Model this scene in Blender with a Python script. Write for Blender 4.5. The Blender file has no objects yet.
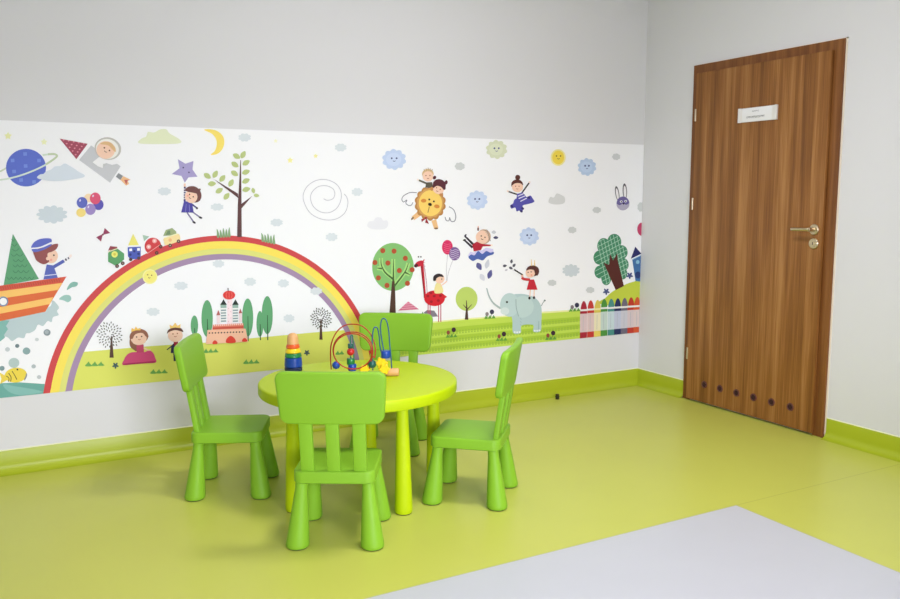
import bpy, bmesh, math, random
from mathutils import Vector, Matrix
random.seed(7)
SC = bpy.context.scene
COL = SC.collection
PI = math.pi

# ------------------------------------------------------------------ camera
CR = Vector((0.8750064930, -0.4841108747, -0.0005460317))
CU = Vector((0.0599804808, 0.1072924035, 0.9924165869))
CF = Vector((0.4803810769, 0.8684037086, -0.1229187528))
CP = Vector((-3.8592147244, -4.3045029491, 1.2851175268))
FPX = 833.114
cam_data = bpy.data.cameras.new('camera')
cam = bpy.data.objects.new('camera', cam_data)
COL.objects.link(cam)
cam_data.sensor_fit = 'HORIZONTAL'
cam_data.sensor_width = 36.0
cam_data.lens = FPX / 900 * 36.0
m = Matrix((CR, CU, -CF)).transposed().to_4x4()
m.translation = CP
cam.matrix_world = m
SC.camera = cam

# ------------------------------------------------------------------ materials
MATS = {}
def s2l(c):
    c = c / 255.0
    return c / 12.92 if c <= 0.04045 else ((c + 0.055) / 1.055) ** 2.4
def rgb(h, k=1.0):
    if isinstance(h, str):
        h = tuple(int(h[i:i + 2], 16) for i in (0, 2, 4))
    return tuple(s2l(v) * k for v in h) + (1.0,)
def mat(name, col, rough=0.5, metal=0.0, spec=0.5, vary=0.0, scale=8.0, bump=0.0, bscale=200.0, stretch=(1, 1, 1)):
    """plain procedural material: a colour moved a little by noise, with optional fine bump"""
    if name in MATS:
        return MATS[name]
    mt = bpy.data.materials.new(name)
    mt.use_nodes = True
    nt = mt.node_tree
    b = nt.nodes['Principled BSDF']
    b.inputs['Roughness'].default_value = rough
    b.inputs['Metallic'].default_value = metal
    b.inputs['Specular IOR Level'].default_value = spec
    c = rgb(col)
    b.inputs['Base Color'].default_value = c
    mt.diffuse_color = c
    if vary or bump:
        tc = nt.nodes.new('ShaderNodeTexCoord')
        mp = nt.nodes.new('ShaderNodeMapping')
        mp.inputs['Scale'].default_value = stretch
        nt.links.new(tc.outputs['Object'], mp.inputs['Vector'])
    if vary:
        nz = nt.nodes.new('ShaderNodeTexNoise')
        nz.inputs['Scale'].default_value = scale
        nz.inputs['Detail'].default_value = 4
        nt.links.new(mp.outputs['Vector'], nz.inputs['Vector'])
        mx = nt.nodes.new('ShaderNodeMix')
        mx.data_type = 'RGBA'
        mx.inputs['A'].default_value = tuple(v * (1 - vary) for v in c[:3]) + (1,)
        mx.inputs['B'].default_value = tuple(min(1, v * (1 + vary)) for v in c[:3]) + (1,)
        nt.links.new(nz.outputs['Fac'], mx.inputs['Factor'])
        nt.links.new(mx.outputs['Result'], b.inputs['Base Color'])
    if bump:
        n2 = nt.nodes.new('ShaderNodeTexNoise')
        n2.inputs['Scale'].default_value = bscale
        n2.inputs['Detail'].default_value = 3
        nt.links.new(mp.outputs['Vector'], n2.inputs['Vector'])
        bp = nt.nodes.new('ShaderNodeBump')
        bp.inputs['Strength'].default_value = bump
        bp.inputs['Distance'].default_value = 0.002
        nt.links.new(n2.outputs['Fac'], bp.inputs['Height'])
        nt.links.new(bp.outputs['Normal'], b.inputs['Normal'])
    MATS[name] = mt
    return mt

def wood(name, dark, mid, light, sx=(1, 30, 0.9), fine=(1, 190, 3.0), rough=0.38):
    if name in MATS:
        return MATS[name]
    mt = bpy.data.materials.new(name)
    mt.use_nodes = True
    nt = mt.node_tree
    b = nt.nodes['Principled BSDF']
    b.inputs['Roughness'].default_value = rough
    b.inputs['Specular IOR Level'].default_value = 0.35
    tc = nt.nodes.new('ShaderNodeTexCoord')
    outs = []
    for sc, det in ((sx, 3), (fine, 2)):
        mp = nt.nodes.new('ShaderNodeMapping')
        mp.inputs['Scale'].default_value = sc
        nt.links.new(tc.outputs['Object'], mp.inputs['Vector'])
        nz = nt.nodes.new('ShaderNodeTexNoise')
        nz.inputs['Scale'].default_value = 1.0
        nz.inputs['Detail'].default_value = det
        nz.inputs['Distortion'].default_value = 0.3
        nt.links.new(mp.outputs['Vector'], nz.inputs['Vector'])
        outs.append(nz)
    mixf = nt.nodes.new('ShaderNodeMix')
    mixf.data_type = 'FLOAT'
    mixf.inputs['Factor'].default_value = 0.36
    nt.links.new(outs[0].outputs['Fac'], mixf.inputs['A'])
    nt.links.new(outs[1].outputs['Fac'], mixf.inputs['B'])
    cr = nt.nodes.new('ShaderNodeValToRGB')
    cr.color_ramp.elements[0].position = 0.34
    cr.color_ramp.elements[0].color = rgb(dark)
    cr.color_ramp.elements[1].position = 0.66
    cr.color_ramp.elements[1].color = rgb(light)
    e = cr.color_ramp.elements.new(0.5)
    e.color = rgb(mid)
    nt.links.new(mixf.outputs['Result'], cr.inputs['Fac'])
    nt.links.new(cr.outputs['Color'], b.inputs['Base Color'])
    MATS[name] = mt
    return mt

def emit(name, col, strength):
    mt = bpy.data.materials.new(name)
    mt.use_nodes = True
    b = mt.node_tree.nodes['Principled BSDF']
    b.inputs['Base Color'].default_value = rgb(col)
    b.inputs['Emission Color'].default_value = rgb(col)
    b.inputs['Emission Strength'].default_value = strength
    return mt

WALL = mat('painted_wall', (221, 221, 222), 0.75, spec=0.2, vary=0.012, scale=1.2, bump=0.04, bscale=140)
CEIL = mat('ceiling_paint', (238, 238, 238), 0.9, spec=0.1)
FLOOR_GREEN = mat('lime_vinyl', (197, 201, 88), 0.36, spec=0.34, vary=0.035, scale=3.0, bump=0.03, bscale=300)
FLOOR_GREY = mat('grey_vinyl', (196, 198, 200), 0.42, spec=0.35, vary=0.02, scale=5.0, bump=0.03, bscale=300)
SEAM = mat('seam_weld', (176, 178, 150), 0.5)
SEAM_GREEN = mat('green_seam_weld', (176, 180, 74), 0.4, vary=.03)
SKIRT = mat('lime_skirting_vinyl', (170, 184, 34), 0.38, spec=0.4, vary=0.03, scale=4)
CAP = mat('pale_capping', (232, 236, 180), 0.45)
WOOD = wood('door_wood', (108, 66, 26), (141, 91, 41), (174, 124, 70), sx=(1, 17, 0.6))
WOODF = wood('frame_wood', (104, 60, 26), (124, 76, 34), (142, 92, 46))
STEEL = mat('warm_steel', (205, 190, 160), 0.3, metal=1.0, vary=0.03, scale=60)
ALU = mat('aluminium', (236, 234, 230), 0.4, metal=0.3, vary=0.02, scale=50)
PAPER = mat('white_paper', (240, 240, 240), 0.6, vary=0.01)
INK = mat('black_ink', (70, 70, 72), 0.7, vary=0.02)
SLEEVE = mat('brown_vent_plastic', (100, 52, 46), 0.4, vary=0.05)
HOLE_SHADE = mat('painted_hole_shade', (52, 22, 22), 0.8, vary=0.05)  # dark colour standing in for the shade inside holes
CAULK = mat('cream_caulk', (238, 226, 205), 0.7, vary=0.02)
CHAIR = mat('green_chair_plastic', (132, 184, 44), 0.45, spec=0.28, vary=0.03, scale=5, bump=0.05, bscale=420)
TABLE = mat('lime_table_plastic', (188, 212, 8), 0.45, spec=0.25, vary=0.02, scale=5, bump=0.04, bscale=420)
RUBBER = mat('dark_rubber', (38, 48, 30), 0.7, vary=0.05)
BEECH = mat('beech_wood', (226, 172, 112), 0.45, vary=0.06, scale=14, stretch=(1, 1, 6))
T_ORANGE = mat('toy_orange', (226, 92, 30), 0.32, vary=0.03)
T_YELLOW = mat('toy_yellow', (246, 210, 32), 0.32, vary=0.03)
T_GREEN = mat('toy_green', (30, 128, 62), 0.32, vary=0.03)
T_BLUE = mat('toy_blue', (24, 70, 168), 0.32, vary=0.03)
T_NAVY = mat('toy_navy', (20, 34, 84), 0.35, vary=0.03)
T_RED = mat('toy_red', (206, 34, 36), 0.32, vary=0.03)
T_PETROL = mat('toy_dark_green', (28, 92, 84), 0.32, vary=0.03)
W_RED = mat('red_wire', (176, 44, 24), 0.35, vary=0.03)
W_BLUE = mat('blue_wire', (28, 84, 128), 0.35, vary=0.03)
W_GREEN = mat('green_wire', (40, 128, 100), 0.35, vary=0.03)
WHITE_PVC = mat('white_pvc', (240, 240, 240), 0.4, vary=0.01)
MURAL_WHITE = mat('white_mural_film', (246, 247, 248), 0.55, spec=0.3, vary=0.008, scale=2)

# ------------------------------------------------------------------ object helpers
def link_mesh(name, bm, mats, parent=None, smooth=40):
    if not isinstance(mats, (list, tuple)):
        mats = [mats]
    bmesh.ops.recalc_face_normals(bm, faces=bm.faces)
    me = bpy.data.meshes.new(name)
    bm.to_mesh(me)
    bm.free()
    for mt in mats:
        me.materials.append(mt)
    if smooth:
        for p in me.polygons:
            p.use_smooth = True
        me.set_sharp_from_angle(angle=math.radians(smooth))
    o = bpy.data.objects.new(name, me)
    COL.objects.link(o)
    if parent:
        o.parent = parent
    return o
def tag(o, label=None, cat=None, group=None, kind=None):
    if label: o['label'] = label
    if cat: o['category'] = cat
    if group: o['group'] = group
    if kind: o['kind'] = kind
    return o
def empty(name, loc, rz=0.0):
    o = bpy.data.objects.new(name, None)
    o.empty_display_size = 0.1
    COL.objects.link(o)
    o.location = loc
    o.rotation_euler = (0, 0, rz)
    return o
def copy_tree(o, parent=None):
    c = o.copy()
    COL.objects.link(c)
    c.parent = parent
    for ch in [x for x in bpy.data.objects if x.parent is o]:
        copy_tree(ch, c)
    return c

def box(bm, a, b, mi=0):
    x0, y0, z0 = a
    x1, y1, z1 = b
    v = [bm.verts.new(p) for p in ((x0, y0, z0), (x1, y0, z0), (x1, y1, z0), (x0, y1, z0), (x0, y0, z1), (x1, y0, z1), (x1, y1, z1), (x0, y1, z1))]
    fs = [bm.faces.new([v[i] for i in q]) for q in ((0, 3, 2, 1), (4, 5, 6, 7), (0, 1, 5, 4), (1, 2, 6, 5), (2, 3, 7, 6), (3, 0, 4, 7))]
    for f in fs:
        f.material_index = mi
    return v, fs
def bevel_all(bm, r, seg=3):
    bmesh.ops.bevel(bm, geom=list(bm.edges), offset=r, segments=seg, affect='EDGES', profile=0.5, clamp_overlap=True)
def lathe(bm, prof, origin=(0, 0, 0), axis=(0, 0, 1), seg=32, mi=0):
    """prof: (radius, height) pairs; caps where the radius is not zero"""
    M = Matrix.Translation(origin) @ Vector((0, 0, 1)).rotation_difference(Vector(axis)).to_matrix().to_4x4()
    rings = []
    for r, h in prof:
        if r < 1e-6:
            rings.append([bm.verts.new(M @ Vector((0, 0, h)))])
        else:
            rings.append([bm.verts.new(M @ Vector((r * math.cos(2 * PI * k / seg), r * math.sin(2 * PI * k / seg), h))) for k in range(seg)])
    def add(q):
        f = bm.faces.new(q)
        f.material_index = mi
    for A, B in zip(rings, rings[1:]):
        for k in range(seg):
            j = (k + 1) % seg
            if len(A) == 1 and len(B) == 1: continue
            if len(A) == 1: add([A[0], B[k], B[j]])
            elif len(B) == 1: add([A[k], A[j], B[0]])
            else: add([A[k], A[j], B[j], B[k]])
    if len(rings[0]) > 1: add(rings[0][::-1])
    if len(rings[-1]) > 1: add(rings[-1])
def tube(bm, pts, r, seg=10, mi=0):
    pts = [Vector(p) for p in pts]
    prev = None
    rings = []
    for i, p in enumerate(pts):
        t = (pts[min(i + 1, len(pts) - 1)] - pts[max(i - 1, 0)]).normalized()
        if prev is None:
            n = t.orthogonal().normalized()
        else:
            n = (prev - t * prev.dot(t)).normalized()
        prev = n
        b = t.cross(n)
        rings.append([bm.verts.new(p + n * r * math.cos(2 * PI * k / seg) + b * r * math.sin(2 * PI * k / seg)) for k in range(seg)])
    for A, B in zip(rings, rings[1:]):
        for k in range(seg):
            j = (k + 1) % seg
            bm.faces.new([A[k], A[j], B[j], B[k]]).material_index = mi
    bm.faces.new(rings[0][::-1]).material_index = mi
    bm.faces.new(rings[-1]).material_index = mi
def catmull(pts, closed=False, n=6):
    pts = [tuple(p) for p in pts]
    N = len(pts)
    out = []
    rng = range(N) if closed else range(N - 1)
    for i in rng:
        if closed:
            p0, p1, p2, p3 = pts[i - 1], pts[i], pts[(i + 1) % N], pts[(i + 2) % N]
        else:
            p0, p1, p2, p3 = pts[max(i - 1, 0)], pts[i], pts[i + 1], pts[min(i + 2, N - 1)]
        for k in range(n):
            t = k / n
            out.append(tuple(0.5 * ((2 * b) + (-a + c) * t + (2 * a - 5 * b + 4 * c - d) * t * t + (-a + 3 * b - 3 * c + d) * t ** 3) for a, b, c, d in zip(p0, p1, p2, p3)))
    if not closed:
        out.append(pts[-1])
    return out
def new():
    return bmesh.new()

# ------------------------------------------------------------------ the room
RX0, RY0, RH = -6.2, -5.6, 2.95        # left wall, rear wall, ceiling height
SK = 0.109                             # top of the coved skirting
GX, GY = -1.184, -1.945                # corner of the grey field let into the green floor
bm = new()
def quad(bm, x0, y0, x1, y1, z, mi):
    f = bm.faces.new([bm.verts.new(p) for p in ((x0, y0, z), (x1, y0, z), (x1, y1, z), (x0, y1, z))])
    f.material_index = mi
w = 0.004
quad(bm, RX0, GY, 0, 0, 0, 0)
quad(bm, GX, RY0, 0, GY - .004, 0, 0)
quad(bm, GX, GY - .004, 0, GY, 0, 3)
quad(bm, RX0, RY0, GX - w, GY - w, 0, 1)
quad(bm, RX0, GY - w, GX, GY, 0, 2)
quad(bm, GX - w, RY0, GX, GY - w, 0, 2)
v, fs = box(bm, (RX0, RY0, -0.12), (0, 0, -0.02), 1)
tag(link_mesh('floor', bm, [FLOOR_GREEN, FLOOR_GREY, SEAM, SEAM_GREEN], smooth=0), kind='structure')
def wall(name, a, b):
    bm = new()
    box(bm, a, b)
    return tag(link_mesh(name, bm, WALL, smooth=0), kind='structure')
T = 0.15
wall('wall_back', (RX0 - T, 0, -0.12), (T, T, RH))
wall('wall_right', (0, RY0 - T, -0.12), (T, 0, RH))
wall('wall_left', (RX0 - T, RY0 - T, -0.12), (RX0, 0, RH))
# rear wall, behind the viewer, with a wide window opening
WX0, WX1, WZ0, WZ1 = -3.9, -1.8, 0.55, 2.05
bm = new()
for a, b in (((RX0, RY0 - T, -0.12), (WX0, RY0, RH)), ((WX1, RY0 - T, -0.12), (0, RY0, RH)),
             ((WX0, RY0 - T, -0.12), (WX1, RY0, WZ0)), ((WX0, RY0 - T, WZ1), (WX1, RY0, RH))):
    box(bm, a, b)
tag(link_mesh('wall_rear', bm, WALL, smooth=0), kind='structure')
bm = new()
box(bm, (RX0 - T, RY0 - T, RH), (T, T, RH + 0.12))
tag(link_mesh('ceiling', bm, CEIL, smooth=0), kind='structure')
win = empty('window_1', ((WX0 + WX1) / 2, RY0 - 0.08, WZ0))
tag(win, kind='structure')
bm = new()
hw, hh = (WX1 - WX0) / 2, WZ1 - WZ0
for a, b in (((-hw, -.03, 0), (hw, .03, .06)), ((-hw, -.03, hh - .06), (hw, .03, hh)), ((-hw, -.03, .06), (-hw + .06, .03, hh - .06)),
             ((hw - .06, -.03, .06), (hw, .03, hh - .06)), ((-.03, -.03, .06), (.03, .03, hh - .06))):
    box(bm, a, b)
link_mesh('window_frame', bm, WHITE_PVC, win, smooth=0)
glass = bpy.data.materials.new('window_glass')
glass.use_nodes = True
nt = glass.node_tree
nt.nodes.clear()
o_ = nt.nodes.new('ShaderNodeOutputMaterial')
tr = nt.nodes.new('ShaderNodeBsdfTransparent')
gl = nt.nodes.new('ShaderNodeBsdfGlossy')
gl.inputs['Roughness'].default_value = 0.02
fr = nt.nodes.new('ShaderNodeFresnel')
mxs = nt.nodes.new('ShaderNodeMixShader')
nt.links.new(fr.outputs['Fac'], mxs.inputs['Fac'])
nt.links.new(tr.outputs[0], mxs.inputs[1])
nt.links.new(gl.outputs[0], mxs.inputs[2])
nt.links.new(mxs.outputs[0], o_.inputs['Surface'])
bm = new()
f = bm.faces.new([bm.verts.new(p) for p in ((-hw + .06, 0, .06), (hw - .06, 0, .06), (hw - .06, 0, hh - .06), (-hw + .06, 0, hh - .06))])
link_mesh('window_pane', bm, glass, win, smooth=0)

# coved skirting: profile is (distance from the wall, height)
PROF = [(0.0, SK), (0.0035, SK), (0.0045, SK - 0.002), (0.0045, 0.042)]
for k in range(1, 8):
    a = k / 7 * PI / 2
    PROF.append((0.0045 + 0.040 * (1 - math.cos(a)), 0.042 - 0.041 * math.sin(a)))
PROF.append((0.048, 0.0002))
def skirting(name, place):
    """place(d, end) -> (x, y) for distance d from the wall at end 0 or 1"""
    bm = new()
    rows = [[bm.verts.new((*place(d, e), z)) for d, z in PROF] for e in (0, 1)]
    for i in range(len(PROF) - 1):
        bm.faces.new([rows[0][i], rows[1][i], rows[1][i + 1], rows[0][i + 1]])
    o = tag(link_mesh(name, bm, SKIRT, smooth=50), kind='structure')
    bm = new()
    q = [(0.0, SK + 0.004), (0.004, SK + 0.003), (0.006, SK), (0.0, SK)]
    rows = [[bm.verts.new((*place(d, e), z)) for d, z in q] for e in (0, 1)]
    for i in range(3):
        bm.faces.new([rows[0][i], rows[1][i], rows[1][i + 1], rows[0][i + 1]])
    link_mesh('capping_strip', bm, CAP, o, smooth=0)
DY0, DY1 = -0.446, -1.476              # door casing, far and near edges
skirting('baseboard_back', lambda d, e: ((RX0 + d) if e == 0 else -d, -d))
skirting('baseboard_right', lambda d, e: (-d, -d if e == 0 else DY0 + 0.001))
skirting('baseboard_right.001', lambda d, e: (-d, DY1 - 0.010 if e == 0 else RY0 + d))
skirting('baseboard_left', lambda d, e: (RX0 + d, -d if e == 0 else RY0 + d))
skirting('baseboard_rear', lambda d, e: ((RX0 + d) if e == 0 else -d, RY0 + d))

# ------------------------------------------------------------------ the door
door = empty('door_1', (0, (DY0 + DY1) / 2, 0))
tag(door, kind='structure')
dy = (DY0 + DY1) / 2
def dpart(name, bm, mats, smooth=40, parent=door):
    bmesh.ops.translate(bm, verts=bm.verts, vec=(0, -dy, 0))
    return link_mesh(name, bm, mats, parent, smooth)
FZ = 2.077
LY0, LY1, LZ0, LZ1 = -0.486, -1.422, 0.012, 2.026
bm = new()
CT = -0.016
box(bm, (CT, LY0 - 0.012, 0.001), (0, DY0, FZ))
box(bm, (CT, DY1, 0.001), (0, LY1 + 0.012, FZ))
box(bm, (CT, LY1 + 0.012, LZ1 - 0.012), (0, LY0 - 0.012, FZ))
dpart('door_frame', bm, WOODF, 0)
bm = new()
box(bm, (-0.004, DY1 - 0.009, 0.001), (-0.0002, DY1, FZ + 0.005))
box(bm, (-0.004, DY1 - 0.009, FZ), (-0.0002, DY0 + 0.004, FZ + 0.005))
dpart('caulk_line', bm, CAULK, 0)
LX = -0.034
bm = new()
box(bm, (LX, LY1, LZ0), (CT - 0.003, LY0, LZ1))
bmesh.ops.bevel(bm, geom=list(bm.edges), offset=0.003, segments=2, affect='EDGES')
leaf = dpart('door_leaf', bm, WOOD, 30)
bm = new()
box(bm, (CT - 0.003, LY1 + 0.006, LZ0 + 0.006), (CT, LY0 - 0.006, LZ1 - 0.006))
dpart('door_seal', bm, RUBBER, 0)
for hz in (1.776, 1.238, 0.300):
    bm = new()
    lathe(bm, [(0, -.038), (.006, -.036), (.0065, 0), (.006, .036), (0, .038)], (LX - 0.002, LY0 - 0.006, hz), seg=14)
    dpart('hinge', bm, STEEL)
for k in range(6):
    y = -0.642 + (-1.277 + 0.642) * k / 5
    bm = new()
    lathe(bm, [(0.0155, 0.0), (0.0155, 0.0025), (0.0175, 0.004), (0.0215, 0.003), (0.023, 0.0)], (LX, y, 0.1275), (-1, 0, 0), 24, 0)
    lathe(bm, [(0, 0.0006), (0.0155, 0.0006), (0.0155, 0.0002)], (LX, y, 0.1275), (-1, 0, 0), 24, 1)  # flat disc on the unbored leaf, hole's inner shade put into its colour
    dpart('vent_hole', bm, [SLEEVE, HOLE_SHADE])
HY = -1.372
bm = new()
lathe(bm, [(0.028, 0), (0.028, 0.006), (0.025, 0.009), (0.011, 0.0095), (0.0105, 0.02), (0.0105, 0.05), (0, 0.051)], (LX, HY, 1.110), (-1, 0, 0), 28)
hd = dpart('door_handle', bm, STEEL)
bm = new()
lx = LX - 0.046
tube(bm, [(lx, HY, 1.110), (lx - .006, HY + .012, 1.110), (lx - .008, HY + .03, 1.110), (lx - .008, HY + .072, 1.1095), (lx - .007, HY + .096, 1.109), (lx - .004, HY + .102, 1.109)], 0.0092, 14)
dpart('lever', bm, STEEL, parent=hd)
bm = new()
lathe(bm, [(0.028, 0), (0.028, 0.006), (0.025, 0.009), (0.012, 0.0095), (0.0115, 0.012), (0, 0.012)], (LX, HY - 0.002, 1.036), (-1, 0, 0), 28)
lk = dpart('lock_rosette', bm, STEEL)
bm = new()
box(bm, (LX - 0.0135, HY - 0.0035, 1.029), (LX - 0.0118, HY - 0.0005, 1.043))
dpart('keyhole', bm, HOLE_SHADE, 0, lk)
# name plate
SY0, SY1, SZ0, SZ1 = -0.832, -1.102, 1.703, 1.782
bm = new()
n = 10
for k in range(n):
    z0, z1 = SZ0 + (SZ1 - SZ0) * k / n, SZ0 + (SZ1 - SZ0) * (k + 1) / n
    b0, b1 = [0.006 + 0.004 * math.sin(PI * t / n) for t in (k, k + 1)]
    v = [bm.verts.new(p) for p in ((LX, SY1, z0), (LX - b0, SY1, z0), (LX - b1, SY1, z1), (LX, SY1, z1), (LX, SY0, z0), (LX - b0, SY0, z0), (LX - b1, SY0, z1), (LX, SY0, z1))]
    for q in ((1, 5, 6, 2), (0, 1, 2, 3), (4, 7, 6, 5)):
        bm.faces.new([v[i] for i in q])
bmesh.ops.remove_doubles(bm, verts=bm.verts, dist=1e-5)
np_ = dpart('name_plate', bm, ALU, 30)
np_['label'] = 'aluminium name plate with a white paper slip'
def on_plate(y0, y1, z0, z1, off):
    b = lambda z: LX - 0.006 - 0.004 * math.sin(PI * (z - SZ0) / (SZ1 - SZ0)) - off
    bm = new()
    k = 6
    for i in range(k):
        a, c = z0 + (z1 - z0) * i / k, z0 + (z1 - z0) * (i + 1) / k
        bm.faces.new([bm.verts.new(p) for p in ((b(a), y0, a), (b(a), y1, a), (b(c), y1, c), (b(c), y0, c))])
    return bm
dpart('paper_slip', on_plate(SY0 - .030, SY1 + .034, SZ0 + .004, SZ1 - .004, .0006), PAPER, 0, np_)
bm = new()
def glyphs(bm, yc, zc, total, count, h):
    b = LX - 0.0112
    x = yc + total / 2
    step = total / count
    for i in range(count):
        wd = step * random.uniform(.55, .78)
        kind = random.randrange(3)
        bars = [(0, .28, 0, 1)] + [[(.28, 1, .8, 1), (.28, 1, 0, .2)], [(.72, 1, 0, 1), (.28, .72, .42, .6)], [(.28, 1, .75, 1), (.28, .9, .4, .58)]][kind]
        for u0, u1, v0, v1 in bars:
            ya, yb = x - wd * u0, x - wd * u1
            za, zb = zc - h / 2 + h * v0, zc - h / 2 + h * v1
            bm.faces.new([bm.verts.new((b, p, q)) for p, q in ((ya, za), (yb, za), (yb, zb), (ya, zb))])
        x -= step
glyphs(bm, -0.958, 1.7605, 0.046, 6, 0.0065)
glyphs(bm, -0.960, 1.7290, 0.128, 13, 0.0095)
dpart('printed_lines', bm, INK, 0, np_)
for y0, y1 in ((SY0 + .001, SY0 - .014), (SY1 + .016, SY1 - .001)):
    bm = new()
    box(bm, (LX - .0125, y1, SZ0 - .001), (LX, y0, SZ1 + .001))
    bevel_all(bm, .002, 2)
    dpart('end_cap', bm, ALU, 30, np_)

# ------------------------------------------------------------------ children's chairs
def loft_plate(bm, w, h, zc, t, rc, rb, y_at, bow, taper):
    """rounded plate standing in x-z; y_at(z) leans it, bow curves it, taper widens it upward"""
    S = [-1 + rc * (1 - math.cos(a * PI / 16)) / (w / 2) for a in range(0, 9)]
    mid = [S[-1] + (-2 * S[-1]) * k / 12 for k in range(1, 12)]
    S = S + mid + [-s for s in reversed(S)]
    rings = []
    for s in S:
        d = (1 - abs(s)) * w / 2
        k = 0.0 if d >= rc else rc - math.sqrt(max(0, rc * rc - (rc - d) ** 2))
        hhalf = h / 2 - k
        kt = 0.0 if d >= rb else rb - math.sqrt(max(0, rb * rb - (rb - d) ** 2))
        th = t / 2 - kt * 0.9
        r = min(rb, th * 0.98)
        ring = []
        for cx, cz, a0 in ((1, 1, 0), (-1, 1, 1), (-1, -1, 2), (1, -1, 3)):
            for q in range(5):
                a = (a0 + q / 4) * PI / 2
                yy = cx * (th - r) + r * math.cos(a)
                zz = zc + cz * (hhalf - r) + r * math.sin(a)
                x = s * w / 2 * (1 + taper * (zz - zc) / (h / 2))
                ring.append(bm.verts.new((x, y_at(zz) + yy + bow * s * s, zz)))
        rings.append(ring)
    N = len(rings[0])
    for A, B in zip(rings, rings[1:]):
        for k in range(N):
            j = (k + 1) % N
            bm.faces.new([A[k], A[j], B[j], B[k]])
    bm.faces.new(rings[0][::-1])
    bm.faces.new(rings[-1])
def rounded_slab(bm, hx, hy, z0, z1, r, bev, flare=0.0):
    pts = []
    for cx, cy, a0 in ((1, 1, 0), (-1, 1, 1), (-1, -1, 2), (1, -1, 3)):
        for k in range(7):
            a = (a0 + k / 6) * PI / 2
            pts.append((cx * (hx - r) + r * math.cos(a), cy * (hy - r) + r * math.sin(a)))
    levels = [(z0, -bev * .6), (z0 + bev * .5, 0)]
    for k in range(0, 5):
        a = k / 4 * PI / 2
        levels.append((z1 - bev + bev * math.sin(a), -bev * (1 - math.cos(a))))
    rings = []
    for z, off in levels:
        fl = flare * (z1 - z)
        rings.append([bm.verts.new((x * (hx + off + fl) / hx, y * (hy + off + fl) / hy, z)) for x, y in pts])
    N = len(pts)
    for A, B in zip(rings, rings[1:]):
        for k in range(N):
            j = (k + 1) % N
            bm.faces.new([A[k], A[j], B[j], B[k]])
    bm.faces.new(rings[0][::-1])
    bm.faces.new(rings[-1])
def splay_leg(bm, top, bot, r0, r1, z1, z0):
    """cone from top (x, y) at z1 to bot (x, y) at z0 with a rounded foot"""
    prof = [(0.0, r0), (0.12, r0 * 1.03), (0.5, r0 + (r1 - r0) * .5), (0.9, r0 + (r1 - r0) * .93), (0.955, r1), (0.985, r1 * .985), (1.0, r1 * .92)]
    rings = []
    for t, r in prof:
        x, y, z = (top[0] + (bot[0] - top[0]) * t, top[1] + (bot[1] - top[1]) * t, z1 + (z0 - z1) * t)
        rings.append([bm.verts.new((x + r * math.cos(2 * PI * k / 28), y + r * math.sin(2 * PI * k / 28), z)) for k in range(28)])
    for A, B in zip(rings, rings[1:]):
        for k in range(28):
            j = (k + 1) % 28
            bm.faces.new([A[j], A[k], B[k], B[j]])
    bm.faces.new(rings[0])
    bm.faces.new(rings[-1][::-1])
def foot(bot, r, parent):
    bm = new()
    lathe(bm, [(r * .8, 0.0), (r * .86, 0.001), (r * .86, 0.005), (r * .6, 0.006)], (bot[0], bot[1], 0), seg=24)
    link_mesh('foot_pad', bm, RUBBER, parent)
def lean(z):
    return 0.130 + 0.155 * (z - 0.29)
def make_chair(label):
    root = empty('child_chair', (0, 0, 0))
    tag(root, label, 'chair', 'green chairs around the round table')
    bm = new()
    rounded_slab(bm, 0.150, 0.150, 0.243, 0.290, 0.036, 0.007)
    link_mesh('seat', bm, CHAIR, root)
    bm = new()
    loft_plate(bm, 0.389, 0.198, 0.570, 0.030, 0.034, 0.009, lean, -0.012, 0.035)
    link_mesh('backrest', bm, CHAIR, root)
    for x in (-0.097, 0, 0.097):
        bm = new()
        rings = []
        for z in (0.288, 0.36, 0.43, 0.485):
            y = lean(z) - 0.012 * (x / 0.19) ** 2
            hw_, ht = 0.0245, 0.0115
            ring = []
            for cx, cy, a0 in ((1, 1, 0), (-1, 1, 1), (-1, -1, 2), (1, -1, 3)):
                for q in range(3):
                    a = (a0 + q / 2) * PI / 2
                    ring.append(bm.verts.new((x + cx * (hw_ - .005) + .005 * math.cos(a), y + cy * (ht - .005) + .005 * math.sin(a), z)))
            rings.append(ring)
        N = len(rings[0])
        for A, B in zip(rings, rings[1:]):
            for k in range(N):
                j = (k + 1) % N
                bm.faces.new([A[k], A[j], B[j], B[k]])
        bm.faces.new(rings[0][::-1]); bm.faces.new(rings[-1])
        link_mesh('back_slat', bm, CHAIR, root)
    for sx in (-1, 1):
        for sy in (-1, 1):
            top, bot = (sx * .122, sy * .118), (sx * .139, sy * .140)
            bm = new()
            splay_leg(bm, top, bot, 0.0225, 0.0435, 0.245, 0.004)
            lg = link_mesh('leg', bm, CHAIR, root)
            foot(bot, 0.0435, lg)
    return root
chair_spots = [
    ((-2.737, -1.404), (-0.501, -0.865), 'green plastic children\'s chair nearest the viewer, its slatted back turned towards us'),
    ((-2.967, -0.700), (-0.910, 0.415), 'green plastic children\'s chair at the left side of the round table, seat facing right'),
    ((-2.087, -1.291), (0.737, -0.676), 'green plastic children\'s chair standing at the right of the round table, seat facing left'),
    ((-2.096, -0.473), (0.60, 0.80), 'green plastic children\'s chair behind the round table, in front of the printed apple tree'),
]
proto = None
for (x, y), (bx, by), lab in chair_spots:
    if proto is None:
        proto = c = make_chair(lab)
    else:
        c = copy_tree(proto)
        c['label'] = lab
    c.location = (x, y, 0)
    c.rotation_euler = (0, 0, math.atan2(by, bx) - PI / 2)

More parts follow.
